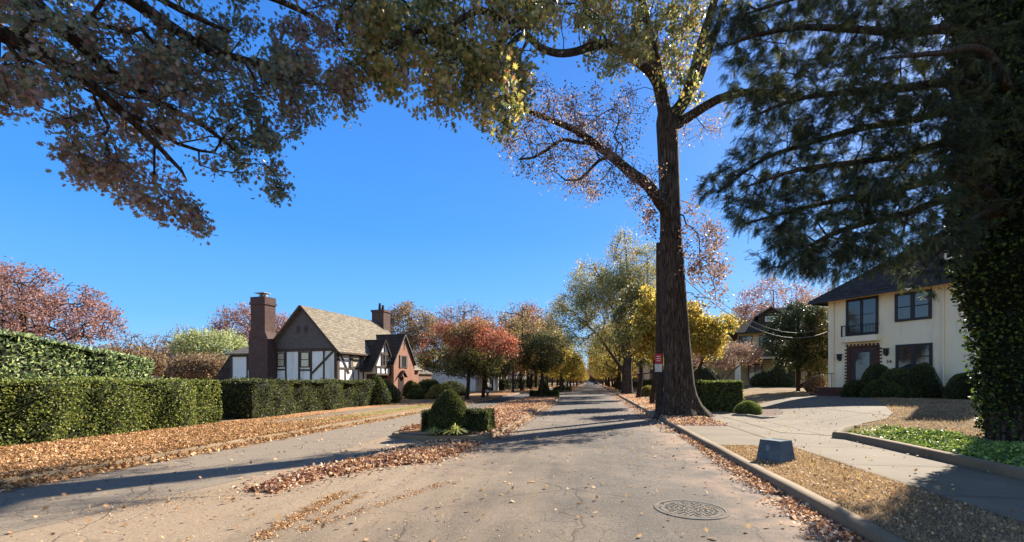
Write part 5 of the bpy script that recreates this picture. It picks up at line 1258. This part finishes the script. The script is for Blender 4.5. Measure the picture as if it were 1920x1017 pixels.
win(do, 2.55, 3.75, 6.75, 7.3, 2.59, M['trim_white'], M['glass'], 1, 1, .1)
b = MB(); b.box(-3.6, 11.2, -1.0, 1.79, 2.75, 3.0); b.roofpoly([(-3.9, -1.4, 3.0), (11.5, -1.4, 3.0), (11.3, 1.9, 3.9), (-3.7, 1.9, 3.9)], .12); b.build('porch_roof', M['shingle_dark'], T)
b = MB(); b.box(-3.85, 11.45, -1.38, -1.2, 2.72, 2.98); b.build('porch_fascia', M['tan_stucco'], T)
b = MB()
for x in (-3.4, .15, 4.0, 10.8): b = MB(); b.box(x - .25, x + .25, -1.15, -.65, -.4, 2.72); b.build('porch_column', M['cream_stucco'], T)
b = MB(); b.box(-3.6, 11.0, -1.2, 1.79, -.7, -.05); b.build('porch_floor', M['concrete'], T)
for x in (.5, 2.4, 7.6): win(T, x - .4, x + .9, 3.95, 5.3, 1.79, M['trim_black'], M['glass'], 2, 3, .09)
for x in (1.0, 5.6, 8.3): win(T, x, x + 1.3, .7, 2.3, 1.79, M['trim_black'], M['glass'], 2, 2, .09)
b = MB(); b.box(-3.6, -.01, 1.9, 8, -.6, 2.75); b.build('wall', M['tan_stucco'], T)
b = MB(); b.box(4.2, 5.2, 1.76, 1.8, -.04, 2.1); b.build('door', M['door'], T)
print('houses')

# ------------------------------------------------------------------ blue concrete block on the verge
bb = G(1450, 872)
T = empty('blue_block', (3.44, 9.45, 0.115), math.radians(-50), 'blue painted concrete block with tapered sides standing on the grass strip by the kerb', 'concrete block')
b = MB(); w0, w1, h_ = .245, .195, .42
vs = [(sx * w0, sy * w0, 0) for sx, sy in ((-1,-1),(1,-1),(1,1),(-1,1))] + [(sx * w1, sy * w1, h_) for sx, sy in ((-1,-1),(1,-1),(1,1),(-1,1))] + [(sx * (w1-.06), sy * (w1-.06), h_ - .02) for sx, sy in ((-1,-1),(1,-1),(1,1),(-1,1))]
b.add(vs, [(0,3,2,1),(0,1,5,4),(1,2,6,5),(2,3,7,6),(3,0,4,7),(4,5,9,8),(5,6,10,9),(6,7,11,10),(7,4,8,11),(8,9,10,11)])
b.build('block', M['blue_box'], T, bevel=.014)
# faded round emblem on the left face (a ring and a bar)
sl2 = math.atan2(w0 - w1, h_); bm_ = MB()
def onface(u, v, o=.004):                                 # u along the face, v up the slope; left face is y = -w
    z = v * math.cos(sl2); return (u, -(w0 - v * math.sin(sl2)) - o, z)
k = 20; c_ = (-.03, .27)
vs = [];
for i in range(k):
    a = 2*math.pi*i/k; vs += [onface(c_[0] + .042*math.cos(a), c_[1] + .050*math.sin(a)), onface(c_[0] + .031*math.cos(a), c_[1] + .037*math.sin(a))]
bm_.add(vs, [(2*i, 2*((i+1) % k), 2*((i+1) % k)+1, 2*i+1) for i in range(k)])
bm_.add([onface(c_[0]-.006, c_[1]-.03), onface(c_[0]+.008, c_[1]-.03), onface(c_[0]+.008, c_[1]+.03), onface(c_[0]-.006, c_[1]+.03)], [(0,1,2,3)])
bm_.build('emblem', M['emblem'], T)

# ------------------------------------------------------------------ manhole cover
mc = G(1296, 956)
T = empty('manhole_cover', (mc[0], mc[1], 0.0), .3, 'round worn iron manhole cover set in the asphalt near the right kerb', 'manhole cover')
b = MB(); b.lathe([(.40, .001), (.40, .010), (.455, .010), (.462, .001)], 56); b.f = b.f[:-2]; b.build('frame', M['iron'], T)
b = MB(); b.lathe([(.385, -.01), (.385, .007), (.36, .008), (.355, .0045), (.0, .0045)], 56); b.f = b.f[:-2]
cv = b.build('cover', M['iron'], T)
b = MB(); rr_ = random.Random(5)
for ring_, cnt in ((.06, 6), (.12, 12), (.18, 18), (.24, 24), (.30, 30)):
    for i in range(cnt):
        a = 6.2832 * (i + .5 * (cnt % 4 == 0)) / cnt + rr_.uniform(-.03, .03); c0 = (ring_ * math.cos(a), ring_ * math.sin(a)); t_ = a + (.6 if i % 2 else -.6)
        dx, dy = .022 * math.cos(t_), .022 * math.sin(t_); ex, ey = -.008 * math.sin(t_), .008 * math.cos(t_)
        b.prism([(c0[0]-dx-ex, c0[1]-dy-ey), (c0[0]+dx-ex, c0[1]+dy-ey), (c0[0]+dx+ex, c0[1]+dy+ey), (c0[0]-dx+ex, c0[1]-dy+ey)], 'z', .0045, .011)
b.build('tread_pattern', M['iron'], T)

# ------------------------------------------------------------------ fire hydrant
T = empty('fire_hydrant', (-9.25, 40.2, 0.12), 0.4, 'small fire hydrant with a silver cap standing among leaves on the left verge', 'fire hydrant')
b = MB(); b.lathe([(.16, 0), (.16, .05), (.11, .07), (.105, .5), (.12, .52)], 16); b.build('barrel', M['hydrant_body'], T)
b = MB(); b.lathe([(.14, .52), (.14, .56), (.12, .62), (.07, .70), (.03, .72), (.03, .77)], 16); b.build('bonnet', M['hydrant'], T)
for a in (0, math.pi / 2, math.pi):
    b = MB(); d = (math.cos(a), math.sin(a)); b.tube([(d[0]*.09, d[1]*.09, .42), (d[0]*.19, d[1]*.19, .42)], .05 if a != math.pi/2 else .07, 10); b.build('outlet', M['hydrant'], T)

# ------------------------------------------------------------------ utility pole, sign, service cables
T = empty('utility_pole', (3.02, 21.9, 0.12), 0, 'weathered wooden utility pole standing just behind the oak trunk', 'utility pole')
b = MB(); b.tube([(0, 0, -.2), (0, 0, 2), (.01, 0, 5), (0.0, 0, 7.85)], [.16, .15, .135, .12], 14); b.build('pole', M['pole'], T)
b = MB(); b.tube([(.16, -.05, .1), (.15, -.05, 4.5)], .03, 6); b.build('conduit', M['metal_dark'], T)
b = MB(); b.tube([(.0, -.13, 7.3), (0, -.3, 7.3)], .02, 6); b.lathe([(.04, 7.26), (.05, 7.3), (.04, 7.36)], 8, (0, -.32)); b.build('insulator', M['metal_grey'], T)
T = empty('parking_sign', (2.98, 21.72, 2.05), 0.12, 'small sign with red upper and white lower panel fixed to the utility pole', 'sign')
b = MB(); b.box(-.16, .16, -.012, 0, .38, .82); pn = b.build('upper_panel', M['sign_red'], T, bevel=.003)
b = MB(); b.box(-.16, .16, -.012, 0, 0, .36); b.build('lower_panel', M['sign_white'], T, bevel=.003)
b = MB()
for z in (.68, .58, .48): b.box(-.09 if z != .58 else -.11, .09 if z != .58 else .11, -.016, -.0125, z, z + .045)
b.build('worn_lettering', M['sign_white'], pn)
b = MB(); b.tube([(0, .01, .2), (0, .04, .2)], .02, 6); b.build('bracket', M['metal_grey'], T); b = MB(); b.tube([(0, .01, .6), (0, .04, .6)], .02, 6); b.build('bracket', M['metal_grey'], T)
def cable(label, a, c, mid, rad):
    a, c, mid = map(np.array, (a, c, mid)); ctl = 2 * mid - .5 * (a + c)
    pts = [(1-t)**2*a + 2*t*(1-t)*ctl + t*t*c for t in np.linspace(0, 1, 40)]
    b = MB(); b.tube(pts, rad, 6); return tag(b.build('service_cable', M['cable'], smooth=True), label, 'cable', 'service cables to the houses')
pole_top = (3.02, 21.55, 7.4)
cable('lower pale service cable sagging across the front of the tan house', pole_top, P(1560, 618, 28.9), P(1428, 621, 24.6), .020)
cable('upper pale service cable sagging across the front of the tan house', (3.02, 21.6, 7.7), P(1558, 606, 28.9), P(1432, 612, 24.6), .014)

# ------------------------------------------------------------------ trees: near ones, one by one
def sp(H_, r0, th_, cz, rx, rz2_, n=9000, size=.16, sig=.28, nt=170, blobs=None, **k):
    d = dict(trunk=[(0, 0, -.15, r0 * 1.35), (0, 0, .35, r0), (0.02*H_, 0, th_, r0 * .8), (0, 0.01*H_, (th_ + H_) / 2, r0 * .4), (0, 0, H_ * .93, r0 * .08)], ok=th_ / H_ * 1.6,
             blobs=blobs or [(0, 0, cz, rx, rx, rz2_, nt)], n=n, size=size, sig=sig)
    d.update(k); return d
def base(px, D): x, y = c2w((px - 960) / F * D, D); return (x, y, gz(x, y))
# two trees on the left verge
tree('red_maple', (-9.7, 35.0, .1), 'red-topped maple on the left verge, nearer tree of the pair by the brick gable', 'tree',
     sp(6.6, .17, 1.7, 3.9, 3.4, 2.3, 24000, .13, .24, 420, rtip=.01, gap=.2, blobs=[(-1.2, 0, 3.9, 2.7, 3, 2.2, 260), (1.4, .4, 4.0, 2.6, 3, 2.0, 240), (0, 0, 5.0, 2.2, 2.2, 1.2, 120)], split=(3.6, L['green_dull'], .45, 'duller green-brown lower foliage')), 201, 'pair of trees on the left verge', L['red'])
tree('small_maple', (-9.6, 40.0, .1), 'darker green and orange maple on the left verge beside the hydrant', 'tree',
     sp(5.8, .16, 1.8, 3.7, 3.2, 1.9, 17000, .13, .24, 380, rtip=.01, gap=.2), 202, 'pair of trees on the left verge', L['green_dull'])
# median tree
tree('median_tree', (-4.45, 40.2, .1), 'small dark round-headed tree on the median above the far topiary', 'tree',
     sp(5.9, .13, 2.1, 4.0, 2.2, 1.6, 14000, .12, .2, 300, rtip=.009), 203, None, L['green_dull'])
# big pear tree
x, y = 3.9, 53.0
tree('pear_tree', (x, y, .1), 'large olive-green tree with several pointed tops beyond the young trees on the right', 'tree',
     dict(trunk=[(0, 0, -.2, .85), (0, 0, .5, .62), (0, 0, 3.2, .50), (.4, 0, 6, .36), (.2, 0, 11, .2), (-.3, 0, 18.3, .03)], ok=1.8, bal=.25, bend=.9,
          limbs=[dict(at=(0, 0, 2.2), pts=[(-1.8, -.3, 4.6), (-3.6, -.6, 7.0), (-5.5, -1, 8.5)], r=(.22, .06)), dict(at=(0, 0, 3.4), pts=[(-.9, .4, 7), (-2.2, .5, 11.5), (-3.8, 0, 14.8)], r=(.24, .05)),
                 dict(at=(0, 0, 3.6), pts=[(1.2, 0, 7), (2.2, .5, 11), (2.2, .4, 15.8)], r=(.22, .05)), dict(at=(.2, 0, 4.5), pts=[(2, -.5, 7), (3.6, -1, 9)], r=(.14, .04))],
          blobs=[(-.4, 0, 15.2, 1.9, 2.2, 3.6, 240), (-4.2, 0, 12.6, 2.6, 2.6, 2.6, 240), (2.2, 0, 13.8, 1.7, 2.2, 3.0, 170), (-6.3, -.5, 9.2, 3.0, 3, 2.2, 250), (-2.5, 0, 9.6, 3.6, 4, 3.2, 360), (2.4, 0, 9, 2.4, 3, 2.6, 170), (-7.8, -.5, 6.6, 2.2, 2.5, 1.5, 110), (-4.4, -1, 5.6, 3, 2.5, 1.3, 120), (-1, -.5, 11.8, 3, 3, 2, 220), (-3, 0, 11.5, 3, 3, 2.4, 200), (.6, 0, 12, 2.4, 3, 3, 160), (0, 0, 7, 3.5, 3, 1.8, 140)],
          n=52000, size=.16, sig=.30, rtip=.012, mt=4, gap=.15, tmpl=NARROW2, tipb=(0, 0, .5)), 204, None, L['pear'], M['bark'])
# slim trees of the right verge
tree('young_tree', (3.85, 30.9, .1), 'slim young tree with yellow leaves on the right verge, nearest behind the oak', 'tree',
     sp(8.2, .16, 2.3, 4.5, 1.5, 1.9, 9000, .17, .22, 200, blobs=[(0, 0, 4.3, 1.25, 1.4, 1.5, 130), (.1, 0, 6.0, .9, 1.1, 1.6, 60)], zmin=2.6, tipb=(0, 0, -.8), bend=1.0), 205, 'young trees on the right verge', L['yellow'])
tree('young_tree', (4.05, 41.8, .1), 'slim young tree with brown leaves between the yellow young tree and the pear tree', 'tree',
     sp(11.5, .2, 2.4, 6.5, 2.0, 4.0, 12000, .16, .26, 260, zmin=3.0, bend=1.0, gap=.3), 206, 'young trees on the right verge', L['green_dull'])
tree('yellow_maple', base(1352, 25.5), 'golden-leaved maple behind the right side of the oak trunk', 'tree',
     dict(trunk=[(-1.3, .9, -.1, .13), (-1.25, .9, 1.5, .10), (-.7, .4, 3.0, .07), (-.2, 0, 4.6, .02)], ok=1.6, blobs=[(-1.1, 0, 4.1, 1.0, 1.2, 1.0, 120), (-.7, 0, 3.4, .8, 1, .6, 60), (.2, 0, 4.7, .7, .9, .35, 30), (-1.6, 0, 5.2, .6, 1.0, .8, 40)], n=7000, size=.14, sig=.17, tipb=(0, 0, -.7), zmin=2.4), 207, None, L['yellow'])
tree('weeping_maple', base(1352, 34), 'nearly bare spreading maple with pale branches and dull pink leaves behind the square hedge', 'tree',
     dict(trunk=[(0, 0, -.1, .13), (0, 0, .8, .11), (.2, 0, 1.6, .09)], ok=1.2, limbs=[dict(at=(0, 0, .9), pts=[(-.8, 0, 1.9), (-1.6, 0, 2.8)], r=(.07, .02)), dict(at=(0, 0, .9), pts=[(1, 0, 2), (2.2, 0, 2.9)], r=(.07, .02))],
          blobs=[(0, 0, 2.9, 2.9, 1.8, .75, 260), (1.2, 0, 3.3, 1.8, 1.4, .5, 100)], n=9000, size=.10, sig=.16, rtip=.007, bend=1.0), 208, None, L['lavender'], M['bark_pale'])
# evergreen in front of the tan house
tree('evergreen_tree', base(1505, 33), 'dark feathery evergreen with two leaning trunks between the tan house and the cream house', 'tree',
     dict(trunk=[(-.3, 0, -.2, .16), (-.3, 0, .8, .13), (-.35, 0, 3, .11), (-.2, 0, 6.4, .02)], ok=1.3, limbs=[dict(at=(-.3, 0, .15), pts=[(.35, 0, .7), (.55, 0, 2.0), (.6, .2, 4.6)], r=(.10, .03))],
          blobs=[(-.4, 0, 4.6, 1.8, 1.8, 1.7, 260), (-1.4, 0, 3.6, 1.3, 1.4, 1.0, 120), (.9, 0, 3.6, 1.3, 1.5, 1.5, 160), (.4, 0, 2.3, 1.4, 1.3, .8, 90), (-.6, 0, 2.2, 1.2, 1.3, .6, 60)], n=26000, size=.15, sig=.17, tmpl=NARROW, rtip=.008, tipb=(0, 0, -.7), zmin=1.4), 209, None, L['evergreen'])
tree('evergreen_tree', base(1536, 32), 'thin loose evergreen close to the left corner of the cream house', 'tree',
     dict(trunk=[(0, 0, -.2, .08), (0, 0, 2, .06), (.1, 0, 5.4, .01)], ok=1.0, blobs=[(0, 0, 3.6, .8, 1.0, 2.1, 130), (-.2, 0, 1.6, .7, .9, .9, 60)], n=8000, size=.14, sig=.15, tmpl=NARROW, rtip=.006, tipb=(0, 0, -.6), zmin=.6), 210, None, L['green_dull'])
for k, (px, D, rx, h_, lb, m_) in enumerate([(1462, 41, 1.3, 2.1, 'dark round bush by the porch of the tan house', 'hedge_dark'), (1430, 42, 1.0, 1.3, 'low dark bush left of the round bush at the tan house porch', 'hedge_dark'), (1530, 31, .7, 1.1, 'straggly brown bush at the corner of the cream house steps', 'brown'),
        (1320, 43, 1.6, 2.3, 'dark bush in the gap left of the tan house porch', 'hedge_dark'), (1236, 36, .8, .9, 'clipped reddish-green bush left of the oak trunk', 'brown'), (1216, 43, .9, 1.0, 'clipped dull green bush between the two young trees', 'olive'), (1258, 40, 1.1, 1.2, 'low bush with red tips just left of the oak trunk', 'red')]):
    q = base(px, D); shrub('garden_bush', (q[0], q[1], q[2] - .03), rx, rx * .8, h_, 5000, .07, L[m_], lb, group='garden bushes on the right side', seed=220 + k, lump=.24)
# bushes at the half-timbered house
for k, (px, D, rx, h_, lb, m_) in enumerate([(702, 29, 1.15, 1.75, 'dark loose bush at the far end of the long clipped hedges', 'hedge_dark'), (722, 31, 1.1, 1.55, 'dark bush before the white projecting gable', 'green_dull'), (731, 34, .7, .9, 'narrow dark bush left of the arched entrance', 'green_dull'), (773, 40, .8, 1.5, 'leafy bush right of the arched entrance', 'green_dull'),
        (803, 41, 1.3, 1.6, 'big round dark bush right of the entrance path', 'hedge_dark'), (826, 38, 1.3, 1.15, 'sunlit yellow-green mound just behind the bell topiary', 'olive'), (782, 38, .9, .9, 'low round bush beside the entrance path', 'hedge_dark'), (846, 46, 1.8, 1.5, 'long low dark bush behind the sunlit mound', 'hedge_dark')]):
    q = base(px, D); shrub('garden_bush', (q[0], q[1], q[2] - .03), rx, rx * .8, h_, 5000, .08, L[m_], lb, group='garden bushes at the half-timbered house', seed=240 + k, lump=.24)

# ------------------------------------------------------------------ background trees on the left and behind the houses
def bgtree(name, px, D, top, low, halfw, lb, m_, seed, n=12000, size=.3, sig=.5, nt=260, bark='bark', gap=.25, r0=.3, grp='trees beyond the gardens on the left', zb=None, blobs=None, rt=.02):
    x, y = c2w((px - 960) / F * D, D); z0 = gz(x, y); k = D / F
    zt = CAMZ + (CY - top) * k - z0; zl = max(.6, CAMZ + (CY - low) * k - z0); rx = halfw * k; cz = (zt + zl) / 2; rz2_ = (zt - zl) / 2
    bl = blobs(rx, cz, rz2_) if blobs else [(0, 0, cz, rx, rx, rz2_, nt), (rx * .4, 0, cz - rz2_ * .2, rx * .6, rx * .7, rz2_ * .6, nt // 3), (-rx * .45, 0, cz - rz2_ * .1, rx * .55, rx * .7, rz2_ * .7, nt // 3)]
    return tree(name, (x, y, z0), lb, 'tree', dict(trunk=[(0, 0, -.2, r0 * 1.3), (0, 0, .4, r0), (0, 0, zl + (zt - zl) * .2, r0 * .8), (0, 0, zt * .9, r0 * .1)], ok=1.4, blobs=bl, n=n, size=size, sig=sig, rtip=rt, step=.8, gap=gap, bend=.8, mt=3), seed, grp, L[m_], M[bark])
bgtree('purple_maple', 40, 42, 505, 655, 185, 'broad purple-red maple rising over the tall laurel hedge at the left edge', 'purple', 301, 17000, .19, .26, 620, blobs=lambda a, c, h: [(0, 0, c, a * .8, a * .7, h, 420), (a * .55, 0, c - h * .35, a * .45, a * .5, h * .6, 200), (-a * .5, 0, c + h * .1, a * .5, a * .6, h * .9, 200)], gap=.35)
bgtree('red_tree', -40, 60, 480, 640, 120, 'tall reddish tree cut by the left edge behind the purple maple', 'purple', 302, 9000, .28, .5, 240)
bgtree('brown_tree', 240, 50, 650, 705, 62, 'low brown-leaved tree behind the right end of the laurel hedge', 'brown', 303, 9000, .22, .35, 200, r0=.2)
bgtree('bare_tree', 268, 78, 622, 690, 50, 'thin bare grey tree far behind the gap beside the laurel hedge', 'lavender', 304, 1500, .2, .4, 320, bark='bark_pale', gap=0, r0=.22, rt=.03)
bgtree('bare_tree', 350, 74, 612, 690, 48, 'bare grey tree behind the pale green tree', 'lavender', 305, 1600, .2, .4, 320, bark='bark_pale', gap=0, r0=.22, rt=.03)
bgtree('pale_tree', 398, 58, 622, 680, 62, 'pale cream-green tree left of the brick chimney', 'cream', 306, 14000, .2, .35, 300, r0=.2, gap=.1)
bgtree('purple_tree', 468, 72, 576, 660, 68, 'tall lavender-red tree just left of the tall brick chimney', 'purple', 307, 9000, .24, .5, 330, gap=.3)
bgtree('purple_tree', 535, 78, 592, 660, 30, 'slim reddish tree right behind the tall brick chimney', 'purple', 308, 3500, .24, .5, 150, gap=.3)
bgtree('brown_tree', 380, 46, 668, 712, 52, 'dark olive-brown tree low beside the dark wing of the half-timbered house', 'brown', 309, 11000, .2, .3, 220, r0=.2, gap=.1)
bgtree('brown_tree', 318, 62, 655, 700, 50, 'low russet tree above the small grey gabled house', 'brown', 310, 6000, .22, .4, 180, r0=.2)
bgtree('tall_tree', 768, 62, 572, 700, 50, 'tall brown-green tree standing behind the brick entrance gable', 'brown', 311, 13000, .22, .4, 380, blobs=lambda a, c, h: [(0, 0, c + h * .35, a, a, h * .65, 320), (-a * .2, 0, c - h * .4, a * .8, a * .8, h * .5, 120)])
bgtree('bare_tree', 872, 92, 568, 660, 66, 'nearly leafless lavender-grey tree above the red maple', 'lavender', 312, 5500, .26, .6, 420, gap=.3, rt=.028)
bgtree('red_tree', 990, 92, 574, 670, 38, 'tall pinkish-red tree behind the left side of the pear tree', 'red', 313, 9000, .26, .5, 300)
bgtree('orange_tree', 962, 62, 638, 705, 45, 'orange-leaved tree right of the red maple', 'orange', 314, 10000, .2, .35, 240, r0=.18)
bgtree('yellow_tree', 1052, 66, 648, 704, 36, 'yellow-orange tree above the end of the median', 'yellow', 315, 8000, .2, .35, 220, r0=.18)
bgtree('red_tree', 1450, 74, 524, 660, 68, 'pinkish-red tree rising behind the tan house roof', 'purple', 316, 10000, .26, .5, 330, grp='trees behind the houses on the right', gap=.25)
bgtree('grey_tree', 1545, 62, 540, 690, 60, 'grey-green tree between the two houses on the right', 'lavender', 317, 8000, .24, .5, 300, grp='trees behind the houses on the right')
bgtree('green_tree', 1320, 62, 600, 705, 50, 'olive tree behind the golden maple on the right', 'olive', 318, 8000, .24, .4, 240, grp='trees behind the houses on the right')
bgtree('green_tree', 1275, 80, 560, 700, 50, 'greenish tree seen low behind the oak trunk', 'olive', 319, 8000, .26, .45, 240, grp='trees behind the houses on the right')
# prototypes for the rows of street trees
def proto(name, H_, m_, seed, rx, n=9500, low=2.2):
    return tree(name, (3.9, 70, .1), 'x', 'tree', sp(H_, .22, low, H_ * .62, rx, H_ * .36, n, .19, .36, 190, zmin=low + .2, step=.7, rtip=.018, gap=.2, bend=.9), seed, 'street trees down the avenue', L[m_])
PR = [proto('street_tree', 9.5, 'olive', 401, 3.9), proto('street_tree', 8.0, 'yellow', 402, 3.4), proto('street_tree', 9.0, 'orange', 403, 3.8), proto('street_tree', 10.5, 'brown', 404, 4.2)]
used = [False] * 4
sides = [('right verge', 4.0, [68, 78, 88, 99, 110, 122, 134, 147, 160, 175, 190, 207, 225, 245, 265, 288], (0, 1, 0, 2, 1, 3)),
         ('left verge', -10.6, [68, 78, 89, 100, 112, 125, 138, 152, 168, 185, 204, 225, 248, 272], (3, 0, 1, 3, 0, 2)),
         ('median', -4.35, [72, 84, 97, 111, 128, 142, 158, 176, 196, 218, 245, 275], (1, 1, 2, 0, 1, 2))]
ordw = ['nearest', 'second nearest', 'third nearest', 'fourth nearest']
rr_ = random.Random(3)
for nm, X_, ysl, seq in sides:
    for k, y in enumerate(ysl):
        i = seq[k % len(seq)]; s_ = rr_.uniform(.9, 1.2) * (0.7 if nm == 'median' else 1.18)
        col = ['olive', 'yellow', 'orange', 'brown'][i]
        lb = (f'{ordw[k]} {col}-leaved street tree of the {nm} row beyond the crossing' if k < 4 else f'small far-off street tree in the {nm} row merging towards the vanishing point')
        o = PR[i]
        if not used[i]:
            used[i] = True; o.location = (X_ + rr_.uniform(-.3, .3), y, .1); o.rotation_euler = (0, 0, rr_.uniform(0, 6)); o.scale = (s_,) * 3; o['label'] = lb
        else: copy_thing(o, (X_ + rr_.uniform(-.3, .3), y, .1), rr_.uniform(0, 6), s_, lb)
# garden trees behind both rows
k = 0
for X_, ysl in ((-8, [310, 330]), (2, [322, 345]), (-2, [360]), (9, [308, 330]), (-16, [300, 330]), (18, [300, 340]), (-21, [74, 92, 112, 134, 160]), (-33, [96, 118, 140]), (14, [66, 80, 96, 114, 136, 162]), (26, [62, 84, 104, 130]), (-50, [96]), (42, [70, 100])):
    for y in ysl:
        i = (k * 3 + 1) % 4; k += 1; s_ = rr_.uniform(1.0, 1.45)
        copy_thing(PR[i], (X_ + rr_.uniform(-2, 2), y, .2), rr_.uniform(0, 6), s_, 'autumn garden tree standing back from the avenue, hidden mostly by the street trees', 'garden trees along the far avenue')

# the far-off wood and gardens that close the view
r = np.random.default_rng(500)
n_ = 70000; a_ = r.uniform(-1.15, 1.15, n_); d_ = r.uniform(300, 420, n_); X_ = np.sin(a_) * d_ - 3; Y_ = np.cos(a_) * d_
X_ = np.where(r.random(n_) < .3, r.uniform(-60, 60, n_), X_); Y_ = np.where(np.abs(X_) < 60, np.maximum(Y_, 330), Y_)
hmax = 9 + 3.5 * wob(np.column_stack([X_, Y_, Y_ * 0]) * .05, 1.4, 9)
C = np.column_stack([X_, Y_, hmax * r.random(n_) ** .8])
V, Fc, rn = leaves(C, 1.3 * (0.5 + r.random(n_)), RHOMB, r, (0, 0, .2), (0, -.5, .4), 1.0)
tag(np_mesh('far_woods', V, [Fc], L['brown'], rnd=rn), kind='stuff')
for k, (x0, x1, y0, y1, h_) in enumerate([(-15.5, -13.5, 70, 140, 1.6), (8.5, 10, 68, 150, 1.5), (-30, -28, 60, 150, 2.2), (24, 26, 62, 150, 2.2)]):
    hedge('hedge', x0, x1, y0, y1, h_, 5000, .3, L['hedge_dark'], ['long garden hedge along the left gardens beyond the crossing', 'long garden hedge along the right gardens beyond the crossing', 'back hedge behind the far gardens on the left', 'back hedge behind the far gardens on the right'][k], group='far garden hedges', seed=510 + k)

# ------------------------------------------------------------------ far houses
def far_house(loc, rz, w_, d_, h_, m_, roofm, label, seed, porch=True, cols=3, name='far_house'):
    T = empty(name, loc, rz, label, 'house', 'houses further down the avenue'); rh = w_ * .22
    b = MB(); b.box(0, w_, 0, d_, 0, h_); b.prism([(0, h_ + .001), (d_, h_ + .001), (d_ / 2, h_ + rh)], 'x', .002, w_ - .002); b.build('wall', m_, T)
    b = MB(); b.roofpoly([(-.4, -.5, h_ - .15), (w_ + .4, -.5, h_ - .15), (w_ + .4, d_ / 2, h_ + rh + .1), (-.4, d_ / 2, h_ + rh + .1)], .14); b.roofpoly([(-.4, d_ + .5, h_ - .15), (w_ + .4, d_ + .5, h_ - .15), (w_ + .4, d_/2 + .002, h_ + rh + .1), (-.4, d_/2 + .002, h_ + rh + .1)], .14)
    b.build('roof', roofm, T)
    nw = max(2, int(w_ / 2.6))
    for lv in range(1 if h_ < 4 else 2):
        for k in range(nw):
            x = (k + .5) * w_ / nw - .5
            if lv == 0 and k == nw // 2: continue
            win(T, x, x + 1.0, .8 + 2.8 * lv, 2.2 + 2.8 * lv, 0, M['trim_white'], M['glass'], 2, 2, .08)
    x = (nw // 2 + .5) * w_ / nw - .5; b = MB(); b.box(x, x + 1.0, -.04, .01, .1, 2.2); b.build('door', M['door'], T)
    if porch:
        b = MB(); b.roofpoly([(w_ * .15, -2.6, 2.7), (w_ * .85, -2.6, 2.7), (w_ * .85, 0, 3.2), (w_ * .15, 0, 3.2)], .15); b.build('porch_roof', roofm, T)
        for k in range(cols + 1):
            x = w_ * .18 + (w_ * .64) * k / cols; b = MB(); b.box(x - .15, x + .15, -2.5, -2.2, 0, 2.58); b.build('porch_column', M['trim_white'], T)
    return T
x, y = c2w((292 - 960) / F * 62, 62)
far_house((x, y, .1), .75, 5, 6.5, 2.5, M['far_white'], M['shingle_grey'], 'small pale grey gabled house seen between the laurel hedge and the dark wing', 1, False)
R90 = math.radians(90)
far_house((-16.5, 64, .1), R90, 11, 8, 3.0, M['far_white'], M['shingle_dark'], 'white cottage with a columned porch beyond the two maples on the left verge', 2)
far_house((-17.5, 84, .1), R90, 12, 9, 5.6, M['brick_tan'], M['shingle_dark'], 'brick house beyond the white cottage on the left', 3)
far_house((-17, 104, .1), R90, 12, 9, 5.6, M['far_white'], M['shingle_grey'], 'white two-storey house far down the left side', 4)
far_house((-17, 128, .1), R90, 13, 9, 3.2, M['cream_stucco'], M['shingle_dark'], 'low cream house farthest down the left side', 5)
far_house((11, 92, .1), -R90, 13, 9, 5.6, M['brick_tan'], M['shingle_dark'], 'brick house down the right side beyond the pear tree', 6)
far_house((11, 116, .1), -R90, 12, 9, 5.6, M['cream_stucco'], M['shingle_grey'], 'cream house farthest down the right side', 7)
far_house((12, 60 + 20, .4), -R90, 10, 8, 5.6, M['far_white'], M['shingle_dark'], 'pale house just past the crossing on the right', 8)

# ------------------------------------------------------------------ far parked cars
def car(loc, rz, m_, label):
    T = empty('parked_car', loc, rz, label, 'car', 'cars far down the avenue')
    prof = [(-2.2, .35), (-2.25, .8), (-1.9, .95), (-1.3, 1.0), (1.2, 1.0), (2.0, .9), (2.2, .7), (2.2, .35)]
    b = MB(); b.prism(prof, 'y', -.85, .85); b.build('body', m_, T, bevel=.06)
    b = MB(); b.prism([(-1.9, .97), (-1.3, 1.42), (.4, 1.45), (1.25, .98)], 'y', -.72, .72); b.build('cabin', M['glass'], T, bevel=.05)
    b = MB(); b.box(-1.25, .38, -.70, .70, 1.43, 1.48); b.build('roof', m_, T, bevel=.02)
    for x in (-1.4, 1.4):
        for s_ in (-1, 1):
            b = MB(); b.tube([(x, s_ * .72, .33), (x, s_ * .88, .33)], .33, 16); wl = b.build('wheel', M['metal_dark'], T)
            b = MB(); b.tube([(x, s_ * .881, .33), (x, s_ * .89, .33)], .18, 12); b.build('rim', M['metal_grey'], wl)
    for s_ in (-1, 1):
        b = MB(); b.box(-2.27, -2.2, s_ * .62 - .15, s_ * .62 + .15, .66, .8); b.build('headlight', M['trim_white'], T)
car((1.4, 165, 0), R90, M['metal_dark'], 'dark car parked at the right far down the avenue')
car((-1.6, 205, 0), -R90, M['trim_white'], 'pale car far off near the vanishing point')
car((-7.6, 150, 0), R90, M['sign_white'], 'white car parked far off on the left carriageway')
